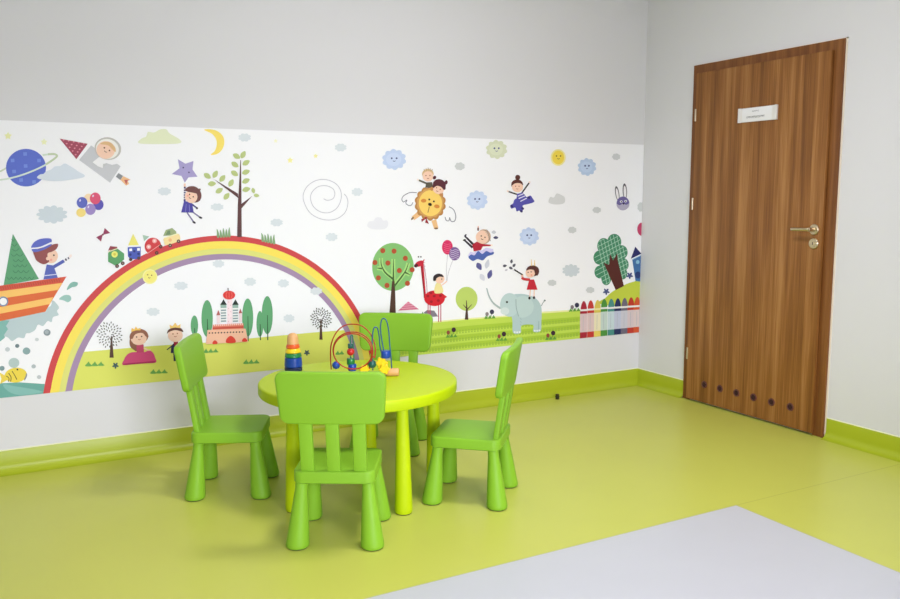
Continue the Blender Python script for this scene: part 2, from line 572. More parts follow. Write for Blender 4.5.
# ------------------------------------------------------------------ round table
TX, TY = -2.473, -0.968
tb = empty('round_table', (TX, TY, 0))
tag(tb, 'lime green round plastic children\'s table with five cone legs, chairs pushed around it', 'table')
bm = new()
R_ = 0.432
prof = [(R_ - .02, 0.442), (R_ - .006, 0.442), (R_ - .002, 0.444), (R_, 0.448), (R_, 0.480)]
for k in range(1, 6):
    a = k / 5 * PI / 2
    prof.append((R_ - .010 + .010 * math.cos(a), 0.480 + .010 * math.sin(a)))
prof.append((0, 0.490))
lathe(bm, [(0, 0.446), (R_ - .02, 0.446)] + prof, seg=96)
link_mesh('tabletop', bm, TABLE, tb, 35)
for deg in (-84, -2, 60, 124, 200):
    a = math.radians(deg)
    top, bot = (0.362 * math.cos(a) - .005, 0.362 * math.sin(a) - .012), (0.367 * math.cos(a) - .005, 0.367 * math.sin(a) - .012)
    bm = new()
    splay_leg(bm, top, bot, 0.0245, 0.037, 0.447, 0.004)
    lg = link_mesh('leg', bm, TABLE, tb)
    foot(bot, 0.037, lg)

# ------------------------------------------------------------------ toys on the table
st = empty('stacking_toy', (-2.669, -0.667, 0.49))
tag(st, 'rainbow stacking toy with a rounded wooden top, standing on the left of the table top', 'toy')
def ring_part(name, z0, z1, r0, r1, mt, label):
    bm = new()
    h = z1 - z0
    e = min(.004, h * .3)
    lathe(bm, [(r0 * .6, z0), (r0 - e, z0), (r0, z0 + e), (r1, z1 - e), (r1 - e, z1), (r1 * .6, z1)], seg=36)
    o = link_mesh(name, bm, mt, st)
    if label: o['label'] = label
ring_part('base', 0.0, 0.022, .0405, .041, T_NAVY, 'dark navy base disc')
ring_part('ring', 0.022, 0.071, .041, .0385, T_BLUE, 'blue wide ring')
ring_part('ring', 0.071, 0.094, .0385, .036, T_GREEN, 'green ring')
ring_part('ring', 0.094, 0.118, .0355, .0325, T_YELLOW, 'yellow ring')
ring_part('ring', 0.118, 0.140, .0320, .0285, T_ORANGE, 'orange small ring')
bm = new()
lathe(bm, [(.020, .139), (.0272, .140), (.0262, .158), (.0250, .170), (.0225, .181), (.017, .190), (.009, .1945), (0, .1955)], seg=32)
link_mesh('wooden_top', bm, BEECH, st)['label'] = 'natural wood rounded peg top'
for ch in st.children:
    ch.data.transform(Matrix.Diagonal((1, 1, .9, 1)))

# bead maze: local u runs along the base bar, v away from the viewer, w up
BMZ = Vector((-2.433, -0.924, 0.49))
bu = Vector((0.875, -0.484, 0)).normalized()
bz = empty('bead_maze', BMZ, math.atan2(bu.y, bu.x))
tag(bz, 'wire bead maze toy with red loops and blue arches at the middle of the table', 'toy')
S = 1 / 224.0
def mz(px, py, v=0.0):
    """toy drawing units: 1 unit = 4.5 mm, origin at the middle of the base bar"""
    return ((px - 362) * S, v, (376 - py) * S)
bm = new()
L0, L1 = mz(326, 0)[0], mz(384, 0)[0]
box(bm, (L0, -.030, 0), (L1, .030, .014))
bevel_all(bm, .004, 3)
link_mesh('base_bar', bm, BEECH, bz)['label'] = 'natural wood base bar'
bm = new()
lathe(bm, [(.014, 0), (.0165, .002), (.0175, .006), (.0175, .052), (.0165, .056), (.014, .058)], mz(385, 372.1, 0), (1, 0, 0), 24)
link_mesh('end_block', bm, BEECH, bz)['label'] = 'natural wood round end block'
def wire(pts, mt, r=.0028, n=8):
    bm = new()
    tube(bm, catmull(pts, n=n), r, 10)
    return link_mesh('wire', bm, mt, bz)
coil = [mz(330, 370, .012), mz(329.5, 358, .012), mz(330.5, 344, .012), mz(336, 332, .011), mz(344, 325.5, .010), mz(353, 324, .008), mz(362, 326, .006), mz(370, 334, .003), mz(374.5, 346, .0), mz(374, 357, -.004)]
for turn in range(2):
    for k in range(16):
        a = -0.35 - k / 16 * 2 * PI
        rr = 20.5 - turn * 1.0 - k * .06
        coil.append(mz(353 + rr * math.cos(a), 349.5 - (rr - 1.2) * math.sin(a), -.006 - .0012 * (k + 16 * turn)))
coil.append(mz(371, 359, -.022)); coil.append(mz(368, 370, -.018))
o = wire(coil, W_RED, n=5); o['label'] = 'red looping wire'
o = wire([mz(350, 368), mz(350, 350), mz(350, 338), mz(350.5, 335.5, .004), mz(352, 336, .008), mz(352.5, 346, .01), mz(353, 369, .012)], W_GREEN); o['label'] = 'green upright wire'
o = wire([mz(372, 370, -.006), mz(371.5, 352, -.006), mz(371.8, 338, -.005), mz(373, 329, -.003), mz(375, 326.7, 0), mz(377, 328.5, .003), mz(378.3, 335, .006), mz(379, 345, .008), mz(381, 356, .010), mz(383, 369, .012)], W_BLUE); o['label'] = 'blue low arched wire'
o = wire([mz(385, 370), mz(384, 356), mz(381.5, 342), mz(380, 330), mz(380.5, 322), mz(382.7, 318), mz(386, 320.5), mz(388, 330), mz(389, 344), mz(390, 356), mz(390.8, 370)], W_BLUE); o['label'] = 'blue tall arched wire'
def bead(px, py, r, mt, label, v=0.0, kind='ball'):
    bm = new()
    c = mz(px, py, v)
    r *= S
    if kind == 'ball':
        lathe(bm, [(r * math.sin(PI * k / 10), -r * math.cos(PI * k / 10)) for k in range(11)], c, seg=20)
    elif kind == 'drum':
        lathe(bm, [(r * .5, -r * .8), (r * .9, -r * .8), (r, -r * .6), (r, r * .6), (r * .9, r * .8), (r * .5, r * .8)], c, seg=20)
    elif kind == 'flower':
        rings = []
        for d in (-.45, -.3, .3, .45):
            rings.append([bm.verts.new((c[0] + r * (1 + .16 * math.cos(6 * t)) * (1 if abs(d) < .4 else .86) * math.cos(t), c[1] + d * r, c[2] + r * (1 + .16 * math.cos(6 * t)) * (1 if abs(d) < .4 else .86) * math.sin(t))) for t in [2 * PI * k / 48 for k in range(48)]])
        for A, B in zip(rings, rings[1:]):
            for k in range(48):
                j = (k + 1) % 48
                bm.faces.new([A[k], A[j], B[j], B[k]])
        bm.faces.new(rings[0][::-1]); bm.faces.new(rings[-1])
    link_mesh('bead', bm, mt, bz)['label'] = label
bead(336, 364, 4.0, T_BLUE, 'blue round bead', -.024)
bead(350, 345.5, 2.8, T_PETROL, 'dark green small bead', 0, 'drum')
bead(350, 351.5, 3.9, T_RED, 'red round bead')
bead(350, 361.2, 4.0, T_GREEN, 'green drum bead', 0, 'drum')
bead(351.5, 367, 4.2, T_BLUE, 'blue drum bead', -.004, 'drum')
bead(371.5, 363.5, 4.2, T_PETROL, 'dark green round bead', -.012)
bead(384.8, 354, 4.6, T_BLUE, 'blue drum bead', 0, 'drum')
bead(364, 368.5, 4.4, T_YELLOW, 'yellow flower bead', -.02, 'flower')
bead(381, 362.5, 5.4, T_YELLOW, 'yellow flower bead', -.006, 'flower')
bead(384, 368, 4.8, T_YELLOW, 'yellow flower bead', -.024, 'flower')

# ------------------------------------------------------------------ small stop by the skirting
ds = empty('door_stop', (-0.742, -0.085, 0))
tag(ds, 'small dark metal floor stop beside the back skirting, right of the chairs', 'door stop')
bm = new()
lathe(bm, [(.013, 0), (.013, .004), (.010, .006), (.010, .022), (.0125, .024), (.0125, .030), (.009, .033), (0, .0335)], seg=20)
link_mesh('stop_post', bm, mat('dark_metal', (72, 66, 34), .35, metal=.6, vary=.1), ds)
bm = new()
lathe(bm, [(.0105, .010), (.0135, .011), (.0135, .019), (.0105, .020)], seg=20)
link_mesh('rubber_band', bm, RUBBER, ds)

# ------------------------------------------------------------------ the printed mural
# Traced on the photograph and carried onto the wall plane: W() gives the point of the wall (x, z) a trace point lies on.
MZ0, MZ1, MX0, MX1 = 0.3606, 1.625, -5.3, -0.003
def W(px, py):
    d = CF + CR * ((px - 450) / FPX) - CU * ((py - 299.5) / FPX)
    t = -CP.y / d.y
    p = CP + d * t
    return (min(max(p.x, MX0), MX1), min(max(p.z, MZ0), MZ1))
mural = empty('wall_mural', (-1.9, 0, MZ0))
tag(mural, 'wide white children\'s mural with rainbow, animals and clouds printed on it, on the back wall', 'mural')
MD = 0.002
bm = new()
box(bm, (MX0 + 1.9, -MD, 0), (MX1 + 1.9, 0, MZ1 - MZ0))
link_mesh('mural_sheet', bm, MURAL_WHITE, mural, 0)['label'] = 'white printed sheet'

def ink(h):
    return mat('print_' + h, h, 0.55, spec=0.3, vary=0.012, scale=6)
class Fig:
    """one printed figure: flat ink shapes, each a hair above the one before"""
    base = 0
    def __init__(s, name, label=None, layer=0):
        Fig.base += 1
        s.name, s.label, s.layer, s.shapes = name, label, layer + .09 * (Fig.base % 10), []
    def raw(s, h, pts, up=1):
        s.shapes.append((h, pts, s.layer)); s.layer += up; return s
    def P(s, h, *pts):                     # polygon
        return s.raw(h, [W(*p) for p in pts])
    def S(s, h, *pts, n=5):                # smooth closed shape
        return s.raw(h, [W(*p) for p in catmull(pts, True, n)])
    def E(s, h, x, y, rx, ry=None, rot=0, n=28):
        ry = rx if ry is None else ry
        c, q = math.cos(math.radians(rot)), math.sin(math.radians(rot))
        return s.raw(h, [W(x + rx * math.cos(a) * c - ry * math.sin(a) * q, y + rx * math.cos(a) * q + ry * math.sin(a) * c) for a in [2 * PI * k / n for k in range(n)]])
    def B(s, h, x, y, rx, ry, bumps=9, amp=.16, rot=0):     # scalloped blob
        n = bumps * 6
        out = []
        for k in range(n):
            a = 2 * PI * k / n
            f = 1 - amp + amp * abs(math.sin(a * bumps / 2 + rot))
            out.append(W(x + rx * f * math.cos(a), y + ry * f * math.sin(a)))
        return s.raw(h, out)
    def L(s, h, *pts, w=1.0, w2=None, smooth=0):             # stroke
        if smooth: pts = catmull(pts, False, smooth)
        w2 = w if w2 is None else w2
        N = len(pts)
        lt, rt = [], []
        for i, p in enumerate(pts):
            a, b = pts[max(i - 1, 0)], pts[min(i + 1, N - 1)]
            dx, dy_ = b[0] - a[0], b[1] - a[1]
            l = math.hypot(dx, dy_) or 1
            ww = (w + (w2 - w) * i / (N - 1)) / 2
            lt.append(W(p[0] - dy_ / l * ww, p[1] + dx / l * ww)); rt.append(W(p[0] + dy_ / l * ww, p[1] - dx / l * ww))
        for i in range(N - 1):
            s.raw(h, [lt[i], lt[i + 1], rt[i + 1], rt[i]], 0)
        s.layer += 1
        return s
    def eyes(s, x, y, d, r=.8, h='3a3030', tilt=0, mouth=True, mh=None):
        c, q = math.cos(math.radians(tilt)), math.sin(math.radians(tilt))
        for k in (-1, 1):
            s.E(h, x + k * d * c, y + k * d * q, r, n=10); s.layer -= .8
        if mouth:
            pts = [(x + u * c - v * q, y + u * q + v * c) for u, v in ((-d * .55, 2.2 + d * .1), (0, 2.9 + d * .1), (d * .55, 2.2 + d * .1))]
            s.L(mh or h, *pts, w=.55, smooth=3)
        s.layer += 1
        return s
    def ring(s, h, cx, cz, r0, r1, a0=-10, a1=190, n=96):    # band of a circle in wall metres
        for k in range(n):
            q = []
            A, B_ = math.radians(a0 + (a1 - a0) * k / n), math.radians(a0 + (a1 - a0) * (k + 1) / n)
            pts = [(cx + r * math.cos(a), cz + r * math.sin(a)) for r, a in ((r0, A), (r0, B_), (r1, B_), (r1, A))]
            if max(p[1] for p in pts) <= MZ0: continue
            s.raw(h, [(x, max(z, MZ0)) for x, z in pts], 0)
        s.layer += 1
        return s
    def done(s, parent=None):
        bm = new()
        mats, idx = [], {}
        for h, pts, lay in s.shapes:
            if h not in idx:
                idx[h] = len(mats); mats.append(ink(h))
            q = []
            for p in pts:
                if not q or math.hypot(p[0] - q[-1][0], p[1] - q[-1][1]) > 2e-4: q.append(p)
            while len(q) > 1 and math.hypot(q[0][0] - q[-1][0], q[0][1] - q[-1][1]) < 2e-4: q.pop()
            ar = sum(a[0] * b[1] - b[0] * a[1] for a, b in zip(q, q[1:] + q[:1]))
            if len(q) < 3 or abs(ar) < 1e-8: continue
            if ar < 0: q = q[::-1]
            y = -MD - 0.00012 * (lay + 1)
            f = bm.faces.new([bm.verts.new((x + 1.9, y, z - MZ0)) for x, z in q])
            f.material_index = idx[h]
        me = bpy.data.meshes.new(s.name)
        bm.to_mesh(me); bm.free()
        for mt in mats: me.materials.append(mt)
        o = bpy.data.objects.new(s.name, me)
        COL.objects.link(o)
        o.parent = parent or mural
        if s.label: o['label'] = s.label
        return o
PE, PE2 = 'f4cdb4', 'f0b9a0'           # skin tones of the printed children
# --- ground
f = Fig('printed_lawn', 'yellow green lawn under the rainbow')
f.P('dbe065', (62, 353.5), (81, 352), (151, 346), (205, 342.6), (270, 336.4), (312, 332.5), (358, 329), (364, 372), (44, 394))
f.done()
f = Fig('printed_field', 'striped green field under the elephant')
f.P('edf0a6', (370, 328.5), (430, 321.6), (468, 318), (512, 315), (543, 311.5), (580, 309.3), (580, 340), (370, 363))
f.P('c0db54', (370, 330.6), (430.7, 323), (468, 319.5), (512.4, 316.4), (542.7, 313.3), (580, 311), (580, 340), (370, 363))
for t0, t1 in ((.20, .36), (.47, .62), (.73, .87)):
    a = lambda t: (370, 331.3 + 30.7 * t); b = lambda t: (580, 311 + 28 * t); mdp = lambda t: (466, 319.7 + 31 * t)
    f.P('a9ca3e', a(t0), mdp(t0), b(t0), b(t1), mdp(t1), a(t1))
    for k in range(69):
        u = 372 + k * 3
        for row in (.2, .6):
            v = (333 + 31 * (t0 + (t1 - t0) * (row + .1))) + (u - 352) / 228 * (-22 - 3 * t0)
            f.P('94ba40', (u, v), (u + 1.4, v - .1), (u + 1.4, v + 1.2), (u, v + 1.3)); f.layer -= 1
f.layer += 1
f.done()
f = Fig('printed_hill', 'small yellow green hill in the corner')
f.S('c3d044', (600, 304), (605.4, 297.8), (612, 291.8), (624, 285), (634, 281.5), (648, 278.5), (648, 306))
f.done()
# --- rainbow
RC = (-2.822, 0.222)
f = Fig('printed_rainbow', 'large rainbow arch with red, yellow and purple bands', 3)
f.ring('cf4648', *RC, .836, .865)
f.ring('f8e25c', *RC, .798, .836)
f.ring('dfe07c', *RC, .771, .798)
f.ring('a58bab', *RC, .742, .771)
f.done()
f = Fig('printed_sun', 'yellow smiling sun on the rainbow', 12)
f.E('f7f0a4', 149.8, 276.6, 7.4).E('f5ec80', 150, 276.5, 6.3).eyes(149.5, 275, 2, .7, '8a6a30', 8).done()
# --- clouds without faces
def cloud(x, y, rx, ry, h='d9e1e4', b=8, amp=.2):
    Fig('printed_cloud').B(h, x, y, rx, ry, b, amp).done()
for a in ((244.5, 137.5, 6.6, 4.3), (164.3, 191.4, 7, 4.2), (217, 207, 6.8, 3.8), (276.5, 222.5, 6.5, 4), (340.5, 147.5, 6.2, 4.2), (357, 192, 5.8, 4.2),
          (331.5, 237, 6.2, 4.3), (218.4, 263.7, 6.2, 4), (180.8, 285.8, 7.2, 4.3), (250, 281.7, 6.2, 4.3), (153, 311.8, 7, 4.2), (283.3, 283.3, 5.8, 4.2), (288.8, 318.3, 5.8, 4.2)):
    cloud(*a)
o = Fig('printed_cloud', None, 12).B('d9dfe2', 316, 291, 6.3, 4, 8, .2).done()
for a in ((459.6, 166.3, 5.2, 4), (616, 156.8, 4.2, 3.4), (596.6, 210, 4.4, 3.2), (572, 230, 4.4, 3.4), (551.8, 282.8, 4.6, 3.2), (590, 290, 4.4, 3.2)):
    cloud(*a, 'cdd1d0', 7, .14)
Fig('printed_cloud', 'pale grey faint cloud').S('e9eaee', (367, 226), (369, 221.5), (373, 221), (376, 217.5), (381, 217.8), (383, 220.5), (387, 220.5), (388, 225), (384, 229), (372, 229)).done()
Fig('printed_cloud', 'pale grey flat bottomed cloud').S('d9dbda', (548.5, 202.5), (550, 197), (553.5, 197.5), (556.5, 193.5), (561, 195), (564.5, 197.5), (564, 203), (556, 204.5)).done()
Fig('printed_cloud', 'grey blue cloud with round bumps').B('ccd5d9', 570.8, 270.5, 9, 6.5, 10, .2).done()
Fig('printed_cloud', 'cloud cut by the corner').B('d2d7d5', 641, 207, 4, 5, 8, .15).done()
Fig('printed_cloud', 'grey blue scalloped cloud under the planet').B('ced9df', 52, 214.5, 15.8, 9.2, 11, .2).done()
Fig('printed_cloud', 'pale green flat cloud').S('e4ebc6', (138, 142.5), (141.5, 138.5), (146, 136.5), (148, 132), (154, 132.5), (160, 129.5), (166, 129.3), (169, 133), (174, 136), (179, 139), (181, 142.5), (172, 144), (146, 144)).done()
# --- clouds with faces
def facecloud(x, y, rx, ry, h, h2, lab):
    Fig('printed_cloud', lab).B(h, x, y, rx, ry, 10, .17, .4).E(h2, x - .5, y, rx * .62, ry * .62).eyes(x, y - 1.2, rx * .2, .95, '3c4880').done()
facecloud(394, 159.5, 12.2, 10.6, 'c2d3ef', 'cbdaf3', 'blue smiling cloud left of the lion')
facecloud(496.4, 149.5, 10.8, 9.6, 'd8debe', 'e0e6c8', 'green grey smiling cloud')
facecloud(477, 200.2, 10.6, 9.8, 'c4d5f1', 'ccdbf4', 'blue smiling cloud right of the lion')
facecloud(529, 236.4, 10, 9.2, 'c0d1ee', 'c8d8f2', 'blue smiling cloud above the elephant')
facecloud(586.8, 167, 9.4, 9, 'b8cde8', 'c2d5ee', 'blue smiling cloud next to the sun')
Fig('printed_sun', 'yellow smiling sun by the clouds').E('f4eba6', 558, 157.5, 7.6, 8.4).E('f2d850', 558, 157.5, 6, 6.9).eyes(558.3, 156, 2, .75, '6a5020').done()
# --- stars, moon, spiral
for x, y, r, h in ((8, 136, 4, 'eef0b0'), (44, 142, 3.4, 'eef1bc'), (290, 160.3, 3.2, 'f3ee9e'), (315.5, 156, 2.4, 'f1ec9c'), (275.5, 141, 2, 'f1f1c6')):
    Fig('printed_star').raw(h, [W(x + (r if k % 2 == 0 else r * .55) * math.sin(k * PI / 5), y - (r if k % 2 == 0 else r * .55) * math.cos(k * PI / 5)) for k in range(10)]).done()
Fig('printed_moon', 'yellow crescent moon').S('f8e06a', (204, 129.8), (211, 129.3), (218, 131.5), (223, 136.5), (224.2, 143), (222, 149.5), (217, 154), (210.5, 154.8), (214.5, 151), (216.5, 145.5), (216, 139.5), (212, 134)).done()
sp = [(323.4, 198.7), (327.4, 200.3), (332.7, 198.7), (334.7, 194), (332.7, 188.7), (326, 185.8), (318, 186.7), (312, 192), (310.4, 198.7), (313.4, 206.7), (320.7, 212), (329.4, 212.5), (336.7, 208), (340.7, 200), (340.7, 191.4), (336, 184), (326.7, 179.8), (316.7, 180.3), (308, 185.4), (303.4, 193.4), (303.7, 201.4), (308.7, 211.4), (316.7, 217.4), (326.7, 220), (336.7, 218.7), (344.7, 212.7), (347.7, 204), (346.7, 197.4), (344, 194)]
Fig('printed_spiral', 'thin grey spiral line').L('c2c2ca', *sp, w=.75, smooth=5).done()
# --- planet and its cloud
f = Fig('printed_planet', 'blue ringed planet')
f.L('cdd9be', (-12, 176), (-4, 173), (2, 170.5), (8, 167), w=1.6, smooth=4)
f.E('5c70cc', 26, 167.7, 20, 18.8, n=48)
for x, y in ((25, 154), (12.5, 160.5), (14, 171.5), (25.5, 166), (39, 160.5), (21, 180), (34, 182)):
    f.P('7590dc', (x - 1.8, y - 1.6), (x + 1.8, y - 1.8), (x + 2, y + 1.6), (x - 1.6, y + 1.8))
f.layer += 1
f.L('d5e4d4', (-12, 180), (-4, 180), (3, 179.5), (12, 177.8), (22, 175), (35, 170), (46, 164.5), (54, 159.2), (57, 156), (54, 154.2), (48, 154.4), (42.5, 155.2), w=1.7, smooth=5)
f.L('c3d2ac', (46, 164.3), (54, 159), (57, 155.8), (54, 154.1), (48, 154.3), w=1.9, smooth=5).done()
Fig('printed_cloud', 'blue grey cloud touching the planet', 14).S('d6e0e8', (37, 177), (40, 174.5), (43.5, 173.8), (46, 171.5), (51, 169.5), (55, 166.5), (60, 166), (64.6, 163.5), (69, 165.5), (74, 168.5), (79, 172), (84.5, 175.3), (81, 178), (60, 181), (48, 180.6), (42, 179.5), (38.5, 178.8)).done()
# --- rocket with astronaut
f = Fig('printed_rocket', 'grey rocket with a red nose and a child astronaut')
f.P('c9cbce', (91, 145.4), (79, 160), (110, 182.7), (120.6, 166.3))
f.P('a3495c', (59.5, 138.6), (87.6, 143.8), (76.3, 159.2))
for i in range(5):
    for j in range(5 - i):
        u, v = (i + .7) / 5.6, (j + .7) / 5.6
        x, y = 76.3 + (87.6 - 76.3) * u + (59.5 - 76.3) * v, 159.2 + (143.8 - 159.2) * u + (138.6 - 159.2) * v
        f.E('e08d9c', x, y, .95, .75, n=8); f.layer -= .8
f.layer += 1
f.P('8c9092', (115.7, 176.7), (118.4, 173), (123, 176), (120.2, 180))
f.P('f0c08c', (120.3, 179.8), (123.2, 176.2), (130.5, 179.6), (127.6, 180.6), (129, 184), (126, 185.6)).P('c2605a', (124, 179.8), (130, 179.8), (127.4, 180.8), (126.2, 184.8))
a = f.done()
f = Fig('printed_astronaut', 'child astronaut in a white helmet', 10)
f.P('f2f2f2', (92.5, 162.3), (99, 157), (112, 160), (118.5, 160.5), (120, 163), (112, 165), (106, 163), (102.5, 168), (98, 166.5))
f.P('c4c6c6', (103, 164), (107, 163.2), (102.8, 168.2))
f.E('c2bfb6', 107.8, 148.6, 13.3, 11.2, 12).E('f0efe8', 107.2, 149, 11.6, 10, 12).E(PE, 105.6, 150, 9.3, 8.9)
f.S('dfb784', (100, 144), (105, 141.8), (111, 143), (115, 147.5), (115.5, 152), (112, 149.5), (108, 145.5)).eyes(106.8, 149.2, 2.9, .85, '6a3c2c', 28).done(a)
# --- balloons
bl = Fig('printed_balloons', 'bunch of six small coloured balloons')
bl.E('f6dcb4', 88.5, 198, 4.4).E('5a55b4', 98.4, 204.6, 5.1, 5.5).E('f5dd80', 81, 212.6, 4.8, 4.4).E('5e6ac0', 82, 202.6, 5.4, 5.6).E('dd5476', 95.2, 198.4, 5.4, 5.9).E('a08cc8', 90.4, 209.3, 5.2, 5.6)
for x, y in ((80, 200.5), (93, 196), (88.3, 207)): bl.E('e6e0f4', x, y, .8, 1.3, 20, 8)
bl.done()
Fig('printed_bow', 'dark pink bow').P('94385a', (104.6, 228), (110.2, 233), (102.8, 234.9)).P('94385a', (96.1, 237.2), (101, 241.6), (102.9, 234)).E('7c2c4a', 102.8, 234.5, 1, n=10).done()
# --- train of toy cars on the rainbow
f = Fig('printed_car', 'green six sided car with a brick red roof', 12)
f.P('5aa066', (108, 253), (110.5, 249.8), (116.5, 248), (124, 253.5), (124, 259.5), (116, 266), (108, 261.6)).P('96404a', (108, 250.6), (110, 246), (117, 246.8), (117.2, 248)).L('f0e2b8', (108.2, 251.8), (117, 248.6), w=.9)
f.E('ecec78', 114.5, 254.3, 3.2).E('d8cc50', 114.5, 254.3, 1.4)
for x, y in ((117, 266), (122.6, 263.2)): f.E('54403c', x, y, 1.9).E('b09080', x, y, .7)
f.done()
f = Fig('printed_car', 'blue square car with a yellow roof', 12)
f.P('efe878', (133, 233.6), (138.8, 245), (128, 245.4)).P('4a5cb8', (127.6, 247.2), (140.6, 246.6), (140.6, 257), (138, 259), (130, 259.2), (127.8, 256)).P('f4f4f8', (129.2, 248.6), (132, 248.4), (132, 251), (129.2, 251.2)).P('f4f4f8', (137, 248), (139.8, 247.9), (139.8, 250.6), (137, 250.8))
f.E('2c3478', 134.2, 251.2, 1.2).E('2c3478', 130.2, 254.6, 1.3).E('2c3478', 138.4, 253.8, 1.3).E('54403c', 130.6, 259.4, 1.7).E('54403c', 138.6, 258, 1.7).done()
f = Fig('printed_car', 'red round car with a small flag', 12)
f.P('a8c4ae', (142.5, 235), (149.2, 236.4), (144, 241.2)).E('d03c40', 152.8, 246.2, 8.3, 8.6).L('e8a8a0', (147, 253.6), (159.8, 244.8), w=.6).E('f0a8a4', 154.4, 240.8, 2.4).E('f0a8a4', 148.6, 246.8, 2.4).E('ffe0dc', 154.4, 240.8, 1.1).E('ffe0dc', 148.6, 246.8, 1.1)
for x, y in ((156.6, 252.8), (160.6, 246.6)): f.E('54302c', x, y, 1.8).E('a06050', x, y, .7)
f.done()
f = Fig('printed_car', 'cream car with a green roof', 12)
f.P('9cae7c', (163, 236), (165.6, 230), (172, 228), (176, 231.4), (176.6, 235)).P('6f8c64', (165.5, 235), (167.5, 230.8), (170, 230.4), (170.2, 234.4)).S('f6dfa0', (163.6, 238.5), (171, 235.4), (178, 233.6), (180.2, 238), (178.6, 241), (171, 244), (165, 245), (164, 242)).L('f4f0c4', (163.6, 238), (177.6, 233.6), w=1)
f.E('f0bc80', 170, 240, 1.7)
for x, y in ((170, 245.4), (178.4, 241.2)): f.E('54403c', x, y, 1.8).E('c0a080', x, y, .7)
f.done()
# --- star with hanging child
Fig('printed_star', 'lilac star with a face').P('a89fce', (177.8, 159.3), (185.4, 163.7), (193.4, 161), (192.4, 169.4), (197.4, 176.7), (188.4, 177.4), (184.7, 182.7), (181.4, 176), (171.7, 174), (179.4, 168.3)).E('4a3e70', 183.2, 167.6, .8).E('4a3e70', 188.8, 172.4, .8).done()
f = Fig('printed_child', 'child in an indigo dress hanging from a star')
f.L(PE, (184.7, 183.5), (184.6, 187), w=2).L('3d3566', (184.7, 186.7), (184.5, 201.5), w=1.9)
for k in range(5): f.P('eeeaf4', (183.5, 188.6 + 2.4 * k), (185.8, 188.6 + 2.4 * k), (185.8, 189.5 + 2.4 * k), (183.5, 189.5 + 2.4 * k))
f.L('8078a0', (187, 212.6), (193.8, 222.4), w=1.4).L('8078a0', (192.6, 212), (200.5, 217.8), w=1.4).E('2c2830', 194, 222.4, 1.8, 1, 30, 12).E('2c2830', 200.4, 217.6, 1.9, 1, 20, 12)
f.L('4a4080', (191, 203.6), (196.4, 207.8), w=1.5).E('2c2830', 196.8, 208.2, 1.1, n=10)
f.P('4a44a0', (184, 200.5), (192, 203.4), (193.6, 212.6), (181, 212.4)).L('8c88d0', (186, 204), (185.4, 212), w=.5).L('8c88d0', (189, 204.5), (189.6, 212), w=.5)
f.E('6f4440', 194.2, 194.6, 6.9, 8.2, -25).E(PE, 191, 196.6, 6.2, 6.6, -20).S('6f4440', (184.6, 190), (188.5, 186.6), (195, 186.6), (199.8, 191), (200.6, 198), (199, 201), (197.5, 194.5), (193, 192.8), (188, 191.8)).E('6f4440', 199.5, 189.6, 1.1, n=10)
f.eyes(191.2, 195.6, 2.2, .75, '5a2c2c', 32).E('f0a090', 187.6, 195.8, .9, n=10).done()
# --- tall tree with leaves
f = Fig('printed_tree', 'tall brown tree with pale green leaves', 12)
f.P('5e3c3c', (237, 237), (241.6, 237), (241.3, 205), (241.3, 195), (240.8, 160), (240.2, 160), (238.6, 190), (237.6, 205)).P('5e3c3c', (238, 198), (237.8, 193.6), (213.2, 178.8)).P('5e3c3c', (241.2, 208.6), (241, 204), (252.2, 195.8))
for x, y, r, s_ in ((278, 97, 30, 1), (317, 88, -60, 1), (268, 147, 35, 1), (335, 136, -30, 1), (266, 200, 35, 1), (334, 192, -20, 1), (334, 245, -25, 1), (336, 296, -15, 1), (245, 257, -60, 1), (193, 230, -50, 1), (150, 205, -60, 1), (103, 215, 35, 1), (130, 262, -5, 1), (174, 303, -30, 1), (218, 337, -50, 1), (378, 303, 75, .7), (397, 332, 10, .7)):
    cx, cy, c, q = 190 + x / 5.99, 140 + y / 5.99, math.cos(math.radians(r)), math.sin(math.radians(r))
    f.S('b9c882', *[(cx + s_ * (u * c - v * q), cy + s_ * (u * q + v * c)) for u, v in ((-4.1, 0), (-1.6, -2.3), (1.4, -2.2), (4.1, 0), (1.4, 2.2), (-1.6, 2.3))], n=3); f.layer -= .8
f.layer += 1
f.done()
def grass(x, y, dx):
    f = Fig('printed_grass', None, 12)
    for k, (o_, h) in enumerate(((-5.5, 6), (-2.6, 5), (.2, 6.6), (3, 5.4), (5.8, 7))):
        f.S('86a878', (x + o_ - 1.1, y + dx * o_ + 2.5), (x + o_ - 1.2, y + dx * o_ - h * .4), (x + o_ - .6 + .12 * o_, y + dx * o_ - h), (x + o_ + .7, y + dx * o_ - h * .4), (x + o_ + 1.2, y + dx * o_ + 2.5)); f.layer -= .8
    f.done()
grass(223.4, 234.5, -.05); grass(268, 240, .22)
# --- ship, sea, sailor
f = Fig('printed_sea', 'teal sea with foam below the ship')
f.S('bccfd0', (-40, 330), (0, 312), (46, 308), (52, 300.5), (56, 303), (59, 307.5), (57, 311), (58.5, 315), (53, 317), (51.5, 322), (47.5, 321), (43, 326), (38, 324.5), (35, 330), (30, 332.8), (26, 333.5), (24, 338), (18, 337.5), (12, 341), (7, 337), (0, 338), (-40, 350), n=4)
f.P('82b8ae', (-60, 330), (0, 320), (9.5, 320.5), (6, 326), (8, 329), (4, 335), (5, 337.5), (0, 341.5), (-60, 360))
f.P('6cab9f', (-60, 384), (0, 383.2), (20, 382.3), (46, 384), (46, 400), (-60, 412)).S('86bdb4', (3, 384.2), (14, 386), (30, 388.5), (41, 391), (41, 392.5), (20, 395), (8, 391), n=3).done()
f = Fig('printed_ship', 'orange and yellow striped ship with a green fir sail', 8)
f.P('5ea273', (12.8, 233.8), (39, 279), (3.6, 285.5))
